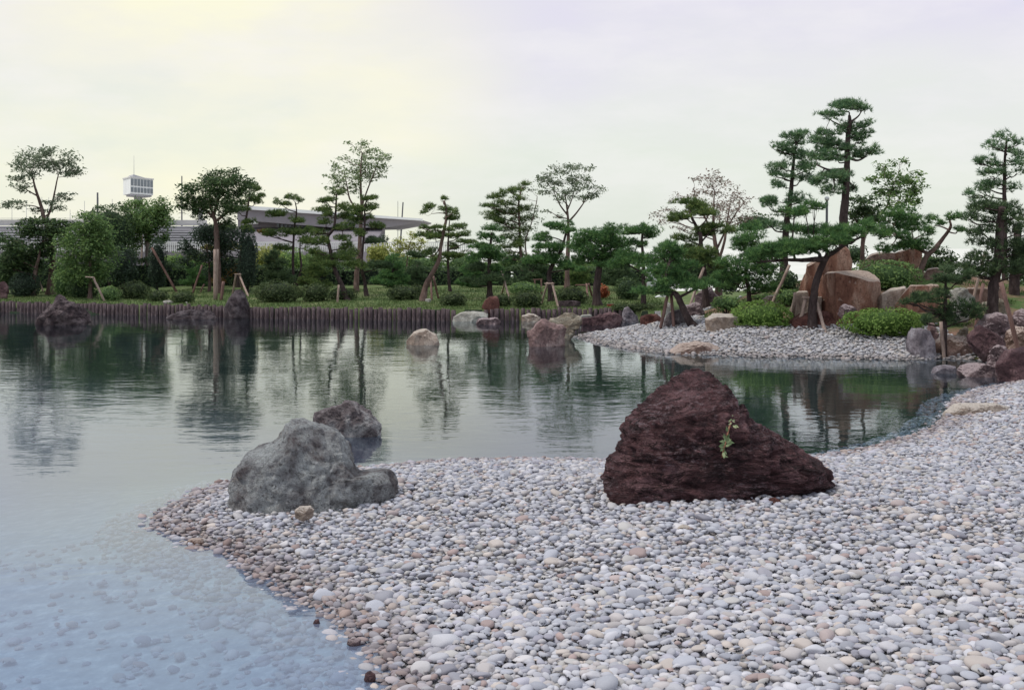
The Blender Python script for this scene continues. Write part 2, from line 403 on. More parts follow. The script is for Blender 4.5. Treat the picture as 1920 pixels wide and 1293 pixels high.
ys = np.concatenate([np.arange(-4, 4, .5), np.arange(4, 15, .14), np.arange(15, 36, .25), np.arange(36, 40, .2), np.arange(40, 75.1, 1.0)])
xs = np.concatenate([np.arange(-48, -16, 1.0), np.arange(-16, 14, .17), np.arange(14, 44.1, 1.0)])
GX, GY = np.meshgrid(xs, ys)
GZ, GN, GI, GF = land(GX, GY)
ny, nx = GX.shape
idx = np.arange(ny * nx).reshape(ny, nx)
quads = np.stack([idx[:-1, :-1], idx[:-1, 1:], idx[1:, 1:], idx[1:, :-1]], -1).reshape(-1, 4)
VV = np.stack([GX, GY, GZ], -1).reshape(-1, 3)
def fc(a): return (a[:-1, :-1] + a[1:, 1:]).reshape(-1) / 2
cz, cN, cI, cF, cx, cy = fc(GZ), fc(GN), fc(GI), fc(GF), fc(GX), fc(GY)
zone = np.zeros(len(quads), int)                                   # 0 bed of the pond
zone[(cz > -.03) & (cN > -.3)] = 1                                 # pebble beach
isl = (cz > -.03) & (cI > -.3) & (cN < cI)
zone[isl & (cI > 2.45 + .25 * np.sin(cx * 2.1))] = 3                # earth and grass mound
zone[isl & (cI <= 2.45 + .25 * np.sin(cx * 2.1))] = 2               # gravel shore of the islet
zone[isl & (cx > 8.6)] = 3
zone[(cF > 0) & ((cx < 5.2) | (cy > 39))] = 4                      # lawn
zone[(cF > 0) & (cx > 6) & (cy > 46)] = 5                          # ground beyond the mound, low hazy sky put into its pale colour

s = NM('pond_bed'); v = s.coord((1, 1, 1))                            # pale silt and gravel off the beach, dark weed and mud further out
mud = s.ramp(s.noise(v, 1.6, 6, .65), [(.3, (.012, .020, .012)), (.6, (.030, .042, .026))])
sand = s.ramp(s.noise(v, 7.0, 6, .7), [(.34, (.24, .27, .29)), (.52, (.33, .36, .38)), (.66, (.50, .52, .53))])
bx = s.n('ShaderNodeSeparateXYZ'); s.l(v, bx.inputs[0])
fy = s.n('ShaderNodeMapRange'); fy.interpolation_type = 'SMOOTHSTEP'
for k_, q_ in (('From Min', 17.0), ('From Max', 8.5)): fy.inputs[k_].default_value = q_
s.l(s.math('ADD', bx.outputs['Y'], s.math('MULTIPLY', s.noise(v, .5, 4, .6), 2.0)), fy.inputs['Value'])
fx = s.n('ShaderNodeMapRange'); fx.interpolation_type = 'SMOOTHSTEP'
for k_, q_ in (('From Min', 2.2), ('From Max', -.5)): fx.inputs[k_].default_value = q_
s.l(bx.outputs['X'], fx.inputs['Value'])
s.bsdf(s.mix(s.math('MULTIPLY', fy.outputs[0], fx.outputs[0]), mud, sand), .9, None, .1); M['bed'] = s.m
s = NM('pebble_ground'); v = s.coord()
s.bsdf(s.ramp(s.noise(v, 14, 6, .7), [(.3, (.16, .15, .155)), (.7, (.36, .35, .35))]), .95, s.bump(s.noise(v, 22, 5, .7), .8, .03), .1); M['shingle'] = s.m
s = NM('mound_earth'); v = s.coord()
ea = s.ramp(s.noise(v, 9, 6, .7), [(.3, (.13, .070, .048)), (.7, (.26, .165, .125))])
gr = s.ramp(s.noise(v, 30, 5, .7), [(.3, (.045, .080, .026)), (.7, (.10, .15, .050))])
s.bsdf(s.mix(s.ramp(s.noise(v, 1.1, 4, .6), [(.42, (0, 0, 0)), (.56, (1, 1, 1))]), ea, gr), .95, s.bump(s.noise(v, 30, 5, .7), .7, .04), .1); M['mound'] = s.m
s = NM('lawn_turf'); v = s.coord()
g1 = s.ramp(s.noise(v, 34, 6, .75), [(.28, (.058, .090, .034)), (.5, (.098, .138, .052)), (.72, (.16, .195, .080))])
s.bsdf(s.mix(s.ramp(s.noise(v, .9, 5, .65), [(.50, (0, 0, 0)), (.70, (.8, .8, .8))]), g1, (.24, .225, .125)), .95, s.bump(s.noise(v, 60, 4, .7), .7, .04), .1); M['lawn'] = s.m
def zone_mesh(name, k, mat):
    f = quads[zone == k]
    u, inv = np.unique(f, return_inverse=True)
    return tag(mk(name, VV[u], inv.reshape(-1, 4), mat, smooth=True), kind='structure')
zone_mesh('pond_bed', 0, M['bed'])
BEACH = zone_mesh('pebble_beach', 1, M['shingle'])
ISLET = zone_mesh('gravel_shore', 2, M['shingle'])
zone_mesh('mound_ground', 3, M['mound'])
zone_mesh('lawn', 4, M['lawn'])
zone_mesh('hazy_ground', 5, None)
# country round about, level with the lawn
mb = MB()
for x0, x1, y0, y1 in ((-1500, 1500, 75, 2500), (-1500, -48, -4, 75), (44, 1500, -4, 75), (-1500, 1500, -600, -4)):
    mb.add([(x0, y0, .55), (x1, y0, .55), (x1, y1, .55), (x0, y1, .55)], [(0, 1, 2, 3)])
s = NM('pale_plain'); v = s.coord()
s.bsdf(s.ramp(s.noise(v, .12, 6, .7), [(.3, (.55, .54, .50)), (.7, (.66, .65, .60))]), .95, None, .1); M['plain'] = s.m  # far ground coloured pale to stand in for haze and low sky
bpy.data.objects['hazy_ground'].data.materials.append(M['plain'])
tag(mb.build('ground', M['plain']), kind='structure')

# ------------------------------------------------------------------ the pond: clear shallow water with wind ripples
s = NM('pond_water'); v = s.coord((1, 1, 1))
geo = s.n('ShaderNodeNewGeometry')
c = s.n('ShaderNodeTexCoord')
m1 = s.n('ShaderNodeMapping'); m1.inputs['Scale'].default_value = (1.5, 2.6, 1); m1.inputs['Rotation'].default_value = (0, 0, .12); s.l(c.outputs['Object'], m1.inputs[0])
m2 = s.n('ShaderNodeMapping'); m2.inputs['Scale'].default_value = (.45, .75, 1); m2.inputs['Rotation'].default_value = (0, 0, -.2); s.l(c.outputs['Object'], m2.inputs[0])
r1 = s.noise(m1.outputs[0], 1.6, 3, .55, .3)
r2 = s.noise(m2.outputs[0], 1.2, 2, .5, .2)
patch = s.ramp(s.noise(v, .16, 3, .55), [(.38, (.35, .35, .35)), (.62, (1, 1, 1))])
sx = s.n('ShaderNodeSeparateXYZ'); s.l(c.outputs['Object'], sx.inputs[0])
calm = s.n('ShaderNodeMapRange'); calm.inputs['From Min'].default_value = 8.5; calm.inputs['From Max'].default_value = 15; calm.inputs['To Min'].default_value = .35
s.l(sx.outputs['Y'], calm.inputs['Value'])
h = s.math('MULTIPLY', s.math('ADD', s.math('MULTIPLY', r1, 1.0), s.math('MULTIPLY', r2, 1.6)), s.math('MULTIPLY', patch, calm.outputs[0]))
nb = s.bump(h, 1.0, .0055)
gl = s.n('ShaderNodeBsdfGlossy'); gl.inputs['Roughness'].default_value = .03; gl.inputs['Color'].default_value = (.94, .98, 1, 1); s.l(nb, gl.inputs['Normal'])
tr = s.n('ShaderNodeBsdfTransparent'); tr.inputs['Color'].default_value = (.70, .84, .95, 1)
df = s.n('ShaderNodeBsdfDiffuse'); df.inputs['Color'].default_value = (.23, .27, .40, 1)      # fine silt held in the water
silt = s.n('ShaderNodeMapRange'); silt.interpolation_type = 'SMOOTHSTEP'
for k_, q_ in (('From Min', 7.5), ('From Max', 14.5), ('To Min', .34), ('To Max', .02)): silt.inputs[k_].default_value = q_
s.l(s.math('ADD', sx.outputs['Y'], s.math('MULTIPLY', sx.outputs['X'], 1.1)), silt.inputs['Value'])
mx0 = s.n('ShaderNodeMixShader'); s.l(silt.outputs[0], mx0.inputs[0]); s.l(tr.outputs[0], mx0.inputs[1]); s.l(df.outputs[0], mx0.inputs[2])
fr = s.n('ShaderNodeFresnel'); fr.inputs['IOR'].default_value = 1.333; s.l(nb, fr.inputs['Normal'])
mx = s.n('ShaderNodeMixShader'); s.l(fr.outputs[0], mx.inputs[0]); s.l(mx0.outputs[0], mx.inputs[1]); s.l(gl.outputs[0], mx.inputs[2])
s.l(mx.outputs[0], s.out.inputs[0]); M['water'] = s.m
mb = MB(); mb.add([(-48, -4, 0), (44, -4, 0), (44, 46, 0), (-48, 46, 0)], [(0, 1, 2, 3)])
tag(mb.build('pond_water', M['water']), kind='structure')

# ------------------------------------------------------------------ pebbles
s = NM('pebble'); v = s.coord()
pc = s.attr('col', 'Color')
a = s.noise(v, 26, 5, .7); b = s.noise(v, 110, 4, .7)
pcol = s.mix(s.math('MULTIPLY', a, .5), pc, s.mix(1.0, pc, (.62, .60, .62), 'MULTIPLY'))
pcol = s.mix(s.math('MULTIPLY', b, .22), pcol, (.62, .60, .58))
s.bsdf(pcol, .75, s.bump(s.math('ADD', a, s.math('MULTIPLY', b, .4)), .25, .01), .25); M['pebble'] = s.m

def ico(n):
    bm = bmesh.new(); bmesh.ops.create_icosphere(bm, subdivisions=n, radius=1)
    V = np.array([v.co for v in bm.verts]); F = np.array([[v.index for v in f.verts] for f in bm.faces]); bm.free()
    return V, F
def pebble_shapes(n, k, seed):
    V, F = ico(n); r = np.random.default_rng(seed); out = []
    for i in range(k):
        Q = V.copy()
        for _ in range(4):                                         # low lumps, then a few worn flats
            d = r.normal(size=3); d /= np.linalg.norm(d)
            Q *= (1 + r.uniform(-.10, .13) * np.maximum(0, V @ d)[:, None] ** 2)
        for _ in range(6):
            d = r.normal(size=3); d /= np.linalg.norm(d); o = r.uniform(.60, .92)
            over = np.maximum(0, Q @ d - o); Q -= d * (over * .75)[:, None]
        out.append(Q * np.array([1, r.uniform(.58, .95), r.uniform(.32, .60)]))
    return out, F
PAL = np.array([(.40, .42, .45), (.47, .48, .50), (.52, .53, .54), (.34, .36, .40), (.43, .43, .47), (.56, .55, .53), (.49, .46, .43),
                (.55, .49, .42), (.44, .36, .33), (.29, .29, .33), (.60, .60, .60), (.38, .28, .25), (.46, .45, .41)])
PW = np.array([.15, .15, .12, .09, .10, .10, .09, .06, .04, .045, .06, .02, .07]); PW = PW / PW.sum()
def pebble_cols(r, n, wet):
    c = PAL[r.choice(len(PAL), n, p=PW)] * r.uniform(.66, .98, (n, 1))
    warm = np.array([.50, .375, .345])
    c = c * (1 - wet[:, None]) + (c * warm) * wet[:, None]         # stones wetted at the edge are darker and browner
    return np.clip(c * np.array([1.005, .98, 1.055]), .03, .72)
def euler(r, n, tilt):
    """random spin about z and a tilt about a random level axis"""
    a = r.uniform(0, 2 * np.pi, n); t = r.normal(0, tilt, n); b = r.uniform(0, 2 * np.pi, n)
    ca, sa = np.cos(a), np.sin(a); O = np.zeros(n); I = np.ones(n)
    Rz = np.stack([np.stack([ca, -sa, O], -1), np.stack([sa, ca, O], -1), np.stack([O, O, I], -1)], 1)
    kx, ky = np.cos(b), np.sin(b); ct, st = np.cos(t), np.sin(t); oc = 1 - ct
    Rt = np.stack([np.stack([ct + kx * kx * oc, kx * ky * oc, ky * st], -1), np.stack([kx * ky * oc, ct + ky * ky * oc, -kx * st], -1),
                   np.stack([-ky * st, kx * st, ct], -1)], 1)
    return np.einsum('nij,njk->nik', Rt, Rz)
def merge_pebbles(name, shapes, F, pos, size, R, col, parent):
    n = len(pos); k = len(shapes[0]); S = np.array(shapes)
    which = np.arange(n) % len(shapes)
    V = np.einsum('nij,nkj->nki', R, S[which] * size[:, None, None]) + pos[:, None, :]
    FF = (F[None] + (np.arange(n) * k)[:, None, None]).reshape(-1, F.shape[1])
    return mk(name, V.reshape(-1, 3), FF, M['pebble'], parent, True, col=np.repeat(col, k, 0))
def scatter(step, x0, x1, y0, y1, r):
    X, Y = np.meshgrid(np.arange(x0, x1, step), np.arange(y0, y1, step))
    X = X + (np.arange(X.shape[0]) % 2 * step / 2)[:, None]
    X = X + r.uniform(-.42, .42, X.shape) * step; Y = Y + r.uniform(-.42, .42, Y.shape) * step
    return X.ravel(), Y.ravel()
r = np.random.default_rng(5)
PX, PY, PL = [], [], []
for layer, step in ((0, .046), (1, .060)):
    x, y = scatter(step, -4.5, 9.8, 4.2, 21.0, r)
    PX.append(x); PY.append(y); PL.append(np.full(len(x), layer))
x = np.concatenate(PX); y = np.concatenate(PY); layer = np.concatenate(PL)
ppx = 960 + x * FOC / y
keep = (ppx > -70) & (ppx < 1990)
x, y, layer = x[keep], y[keep], layer[keep]
z, sN, sI, sF = land(x, y)
edge = r.uniform(0, 1, len(x))
keep = (sN > -.10) | ((sN > -2.6) & (edge < .17 * np.exp(sN * .8)) & (y < 9.6)) | ((sN > -.5) & (edge < .5))
# no pebbles buried under the two big rocks
for (cx_, cy_, rx_, ry_) in ((1.45, 10.42, .72, .22), (-1.58, 9.85, .42, .18)):
    keep &= ((x - cx_) / rx_) ** 2 + ((y - cy_) / ry_) ** 2 > 1
x, y, z, sN, layer = x[keep], y[keep], z[keep], sN[keep], layer[keep]
size = np.clip(r.lognormal(math.log(.0275), .33, len(x)), .014, .068)
size[r.uniform(size=len(x)) < .012] *= 1.6
pos = np.stack([x, y, z + np.where(layer == 1, r.uniform(.012, .030, len(x)), r.uniform(-.004, .016, len(x)))], -1)
wet = np.clip(1 - (sN - .02) / .38, 0, 1) * np.clip(r.normal(.75, .3, len(x)), 0, 1)
wet = np.where(sN < -.12, .25, wet)
col = pebble_cols(r, len(x), wet)
R = euler(r, len(x), .26)
ppx = 960 + x * FOC / y; ppy = HOR + (CAMZ - pos[:, 2]) * FOC / y
near = (layer == 1) & (ppx > 40) & (ppx < 1890) & (ppy < 1275) & (sN > .05)
big = np.argsort(-(size / y) * near)[:300]                         # the 300 stones that show largest
hi, Fh = pebble_shapes(3, 36, 3)
meshes = []
for i in range(36):
    o = mk('pebble', hi[i], Fh, M['pebble'], BEACH, True, col=pebble_cols(r, 1, np.zeros(1))[0])
    meshes.append(o)
proto = list(meshes)
for k, i in enumerate(big):
    o = proto[k] if k < 36 else proto[k % 36].copy()
    if k >= 36: COL.objects.link(o)
    o.parent = BEACH
    o.location = pos[i]; o.scale = (size[i],) * 3
    o.rotation_euler = Matrix(R[i].tolist()).to_euler()
rest = np.ones(len(x), bool); rest[big] = False
mid, Fm = pebble_shapes(2, 24, 9)
Vm = ico(2)[0]
Fm2 = Fm[(Vm[Fm].mean(1)[:, 2] > -.30)]
n7 = rest & (y < 4.95)
tag(merge_pebbles('pebbles', hi, Fh[(ico(3)[0][Fh].mean(1)[:, 2] > -.30)], pos[n7], size[n7], R[n7], col[n7], BEACH), kind='stuff')
n8 = rest & (y >= 4.95) & (y < 7.7)
n9 = rest & (y >= 7.7)
tag(merge_pebbles('pebbles', mid, Fm2, pos[n8], size[n8], R[n8], col[n8], BEACH), kind='stuff')
far1, Ff = pebble_shapes(1, 24, 15)
tag(merge_pebbles('pebbles', far1, Ff, pos[n9], size[n9], R[n9], col[n9], BEACH), kind='stuff')
print('beach pebbles', len(x), n7.sum(), n8.sum())
# the islet's gravel shore
gx, gy = scatter(.066, .8, 9.9, 23.4, 33, r)
zz, sn, si, sf = land(gx, gy)
keep = (si > -.12) & (si < 2.62 + .25 * np.sin(gx * 2.1)) & (sn < 0) & (gx < 8.9)
gx, gy, zz, si = gx[keep], gy[keep], zz[keep], si[keep]
lo, Fl = pebble_shapes(1, 16, 21)
sz = np.clip(r.lognormal(math.log(.042), .32, len(gx)), .02, .09)
wet = np.clip(1 - (si - .03) / .25, 0, 1) * .8
gcol = pebble_cols(r, len(gx), wet) * .62 + np.array([.125, .118, .110])
tag(merge_pebbles('pebbles', lo, Fl, np.stack([gx, gy, zz + r.uniform(0, .045, len(gx))], -1), sz, euler(r, len(gx), .35), gcol, ISLET), kind='stuff')
print('islet pebbles', len(gx))
# ------------------------------------------------------------------ rocks
_ico = {}
def sphere(n):
    if n not in _ico: _ico[n] = ico(n)
    return _ico[n]
def radial(poly, cx, cz, n=720):
    """distance from the centre to the outline for n angles"""
    th = np.arange(n) * 2 * np.pi / n
    R = np.zeros(n); m = len(poly)
    for i in range(m):
        ax, az = poly[i][0] - cx, poly[i][1] - cz; bx, bz = poly[(i + 1) % m][0] - cx, poly[(i + 1) % m][1] - cz
        ex, ez = bx - ax, bz - az
        den = np.cos(th) * ez - np.sin(th) * ex
        with np.errstate(divide='ignore', invalid='ignore'):
            t = (ax * ez - az * ex) / den
            u = (ax * np.sin(th) - az * np.cos(th)) / den
        ok = (np.abs(den) > 1e-9) & (t > 0) & (u >= -1e-6) & (u <= 1 + 1e-6)
        R = np.where(ok, np.maximum(R, t), R)
    bad = R <= 0
    if bad.any(): R[bad] = np.median(R[~bad])
    for _ in range(3): R = .25 * np.roll(R, 1) + .5 * R + .25 * np.roll(R, -1)
    return R
ROCKS = {}
def rock(name, label, crop, poly, mat, depth=.75, d=None, n=5, amp=.05, freq=2.2, e=.8, facets=7, ledge=0., sink=.18, cat='rock', group=None, seed=None, base=None, parent=None, ridge=0.):
    """a stone from its outline: placed where it stands, given its own thickness, facets, ledges and pits"""
    seed = seed if seed is not None else abs(hash_(label + name)) % 10000
    rr = np.random.default_rng(seed)
    px = [P(crop, *q) for q in poly]
    yb = max(q[1] for q in px); xb = np.mean([q[0] for q in px])
    if d is None: d = hit(base[0] if base else xb, base[1] if base else yb)
    wpx = max(q[0] for q in px) - min(q[0] for q in px)
    T = depth * wpx * d / FOC
    yc = d + T * .42
    pts = [W(a, b, yc) for a, b in px]
    zmin = min(p.z for p in pts); hgt = max(p.z for p in pts) - zmin
    pl = [(p.x, p.z - (sink if p.z < zmin + .11 * hgt else 0)) for p in pts]
    cx = (min(p[0] for p in pl) + max(p[0] for p in pl)) / 2 * .5 + np.mean([p[0] for p in pl]) * .5
    cz = zmin + hgt * .36
    R = radial(pl, cx, cz)
    V, F = sphere(n)
    dx, dy, dz = V[:, 0], V[:, 1], V[:, 2]
    rxz = np.sqrt(dx * dx + dz * dz)
    th = np.arctan2(dz, dx) % (2 * np.pi)
    Rr = np.interp(th, np.append(np.arange(720), 720) * 2 * np.pi / 720, np.append(R, R[0]))
    rad = rxz ** e
    dep = np.sign(dy) * np.abs(dy) ** e
    Q = np.stack([rad * Rr * np.cos(th), dep * T / 2, rad * Rr * np.sin(th)], -1)
    ext = np.abs(Q).max(0)
    for _ in range(int(facets * 1.9)):                                        # broken faces, mostly on the front and back
        a = rr.normal(size=3) * np.array([.7, 1.2, .6]); a /= np.linalg.norm(a)
        Qn = Q / ext
        o = rr.uniform(.72, .95) * (Qn @ a).max()
        over = np.maximum(0, Qn @ a - o)
        Q -= (a * ext) * (over * .9)[:, None]
    S = ext.max()
    nrm = Q / (np.linalg.norm(Q, axis=1)[:, None] + 1e-9)
    off = Vector(rr.uniform(-50, 50, 3))
    disp = np.zeros(len(Q))
    f1 = freq / S
    for i, q in enumerate(Q):
        p = Vector(q)
        v1 = noise.fractal(p * f1 + off, .9, 2.1, 5)
        disp[i] = v1 * amp * 2.0 + noise.fractal(p * f1 * 5 - off, .7, 2.1, 3) * amp * .5
        if ridge:
            disp[i] += ridge * (min(1.0, abs(noise.noise(p * f1 * 1.3 - off)) * 3.2) - .6) + ridge * .55 * (min(1.0, abs(noise.noise(p * f1 * 3.1 + off)) * 3.2) - .6)
        if ledge:
            wv = noise.noise(p * (1.4 / S) + off) * .28 + noise.noise(p * (4 / S) - off) * .10
            t = (q[2] / S * 7.5 + q[0] / S * .8 + wv * 5.0)
            fr_ = t - math.floor(t)
            msk = max(0.0, min(1.0, .55 + 1.4 * noise.noise(p * (1.8 / S) + off * .7)))
            disp[i] += ledge * (fr_ ** 1.5 - .5) * (.35 + abs(noise.noise(p * (9 / S)))) * msk * 1.8
            disp[i] += ledge * .55 * noise.fractal(Vector((q[0] * 5, q[1] * 5, q[2] * 20)) * (1 / S) + off, .8, 2.0, 4)
    Q = Q + nrm * (disp * S)[:, None]
    org = np.array([cx, yc, max(zmin, -.2)])
    Vw = Q + np.array([cx, yc, cz]) - org
    o = mk(name, Vw, F, M[mat], parent, True, loc=org)
    if facets and n < 7: o.data.set_sharp_from_angle(angle=math.radians(24))
    if label: tag(o, label, cat, group)
    return o, Vw + org, F
def hash_(s):
    h = 7
    for ch in s: h = (h * 31 + ord(ch)) % 1000003
    return h
def block(name, label, crop, front, back, T, mat, d=None, cat='boulder', group=None, cell=.16, amp=.030, sink=.25, base=None, bev=.016):
    """a quarried boulder with flat broken faces: front face outline and rear ridge outline, each at its own distance"""
    rr = np.random.default_rng(hash_(label) % 9999)
    f = [P(crop, *q[:2]) for q in front]; k = [P(crop, *q) for q in back]
    yb = max(q[1] for q in f); xb = np.mean([q[0] for q in f])
    if d is None: d = hit(base[0] if base else xb, base[1] if base else yb)
    A = [W(q_[0], q_[1], d + rr.uniform(-.02, .04) + (g_[2] if len(g_) > 2 else 0)) for q_, g_ in zip(f, front)]
    zmin = min(p.z for p in A); zmax = max(p.z for p in A)
    B = [W(a, b, d + T) for a, b in k]
    low = [p for p in A if p.z < zmin + .25 * (zmax - zmin)]
    pts = A + B + [Vector((p.x, p.y, p.z - sink)) for p in low] + [Vector((p.x * .98, p.y + T * .95, zmin - sink)) for p in low]
    bm = bmesh.new()
    for p in pts: bm.verts.new(p)
    r_ = bmesh.ops.convex_hull(bm, input=bm.verts)
    bmesh.ops.delete(bm, geom=[g for g in bm.verts if not g.link_faces], context='VERTS')
    bmesh.ops.dissolve_limit(bm, angle_limit=math.radians(9), verts=bm.verts, edges=bm.edges)
    bmesh.ops.bevel(bm, geom=list(bm.edges), offset=bev, segments=2, affect='EDGES', profile=.6, clamp_overlap=True)
    bmesh.ops.triangulate(bm, faces=bm.faces)
    for _ in range(7):
        lg = [e for e in bm.edges if e.calc_length() > cell]
        if not lg: break
        bmesh.ops.subdivide_edges(bm, edges=lg, cuts=1)
        bmesh.ops.triangulate(bm, faces=[x for x in bm.faces if len(x.verts) > 3])
    bm.normal_update()
    off = Vector(rr.uniform(-50, 50, 3))
    for v in bm.verts:
        p = v.co
        n_ = noise.fractal(p * 2.2 + off, .8, 2.1, 5)
        c_ = noise.noise(p * 1.1 - off)
        v.co = p + v.normal * (n_ * amp + (c_ * .5) * amp + (-.03 if noise.noise(Vector((p.x * 1.3, p.y * 1.3, p.z * 3.5)) + off) > .42 else 0))
    org = Vector((sum(p.x for p in A) / len(A), d + T / 2, zmin))
    bmesh.ops.translate(bm, verts=bm.verts, vec=-org)
    me = bpy.data.meshes.new(name); bm.to_mesh(me); bm.free()
    me.polygons.foreach_set('use_smooth', np.ones(len(me.polygons), bool))
    me.set_sharp_from_angle(angle=math.radians(28))
    me.materials.append(M[mat])
    o = link(bpy.data.objects.new(name, me)); o.location = org
    return tag(o, label, cat, group)

BIG, BIGV, BIGF = rock('boulder', 'big dark maroon boulder with layered ledges standing on the pebble beach', 'V',
     [(117, 969), (179, 865), (271, 700), (343, 590), (405, 470), (508, 350), (632, 230), (714, 170), (776, 140), (805, 112), (848, 98), (900, 112), (920, 138), (977, 155),
      (1054, 210), (1116, 290), (1188, 370), (1239, 460), (1301, 490), (1384, 540), (1466, 600), (1600, 680), (1713, 755), (1767, 821), (1765, 878), (1672, 920),
      (1415, 969), (1157, 980), (900, 991), (642, 1035), (364, 1019)], 'rock_maroon', .60, n=7, amp=.020, freq=3.0, e=.84, facets=2, ledge=.046, sink=.14, cat='boulder', base=(1320, 941), seed=4, ridge=.022)
rock('boulder', 'grey mottled boulder with a low knob at the water edge of the pebble beach', 'U',
     [(568, 890), (565, 690), (600, 600), (700, 480), (830, 420), (925, 345), (950, 270), (1000, 240), (1130, 225), (1220, 270), (1300, 340), (1350, 430), (1400, 530),
      (1440, 600), (1490, 638), (1535, 615), (1590, 592), (1645, 605), (1692, 675), (1715, 740), (1710, 840), (1540, 880), (1300, 910), (1000, 935), (700, 940)], 'rock_grey', .62,
     n=7, amp=.020, freq=2.6, e=.80, facets=9, ledge=.006, ridge=.032, sink=.12, cat='boulder', base=(590, 962), seed=12)
rock('rock', 'mottled purple grey rock in the water just behind the grey boulder', 'U',
     [(1110, 330), (1130, 205), (1200, 180), (1290, 150), (1370, 118), (1440, 130), (1510, 180), (1560, 230), (1600, 280), (1600, 318), (1450, 335), (1280, 330)], 'rock_mottle', .7,
     n=6, amp=.04, freq=3.5, e=.85, d=14.2, sink=.3)
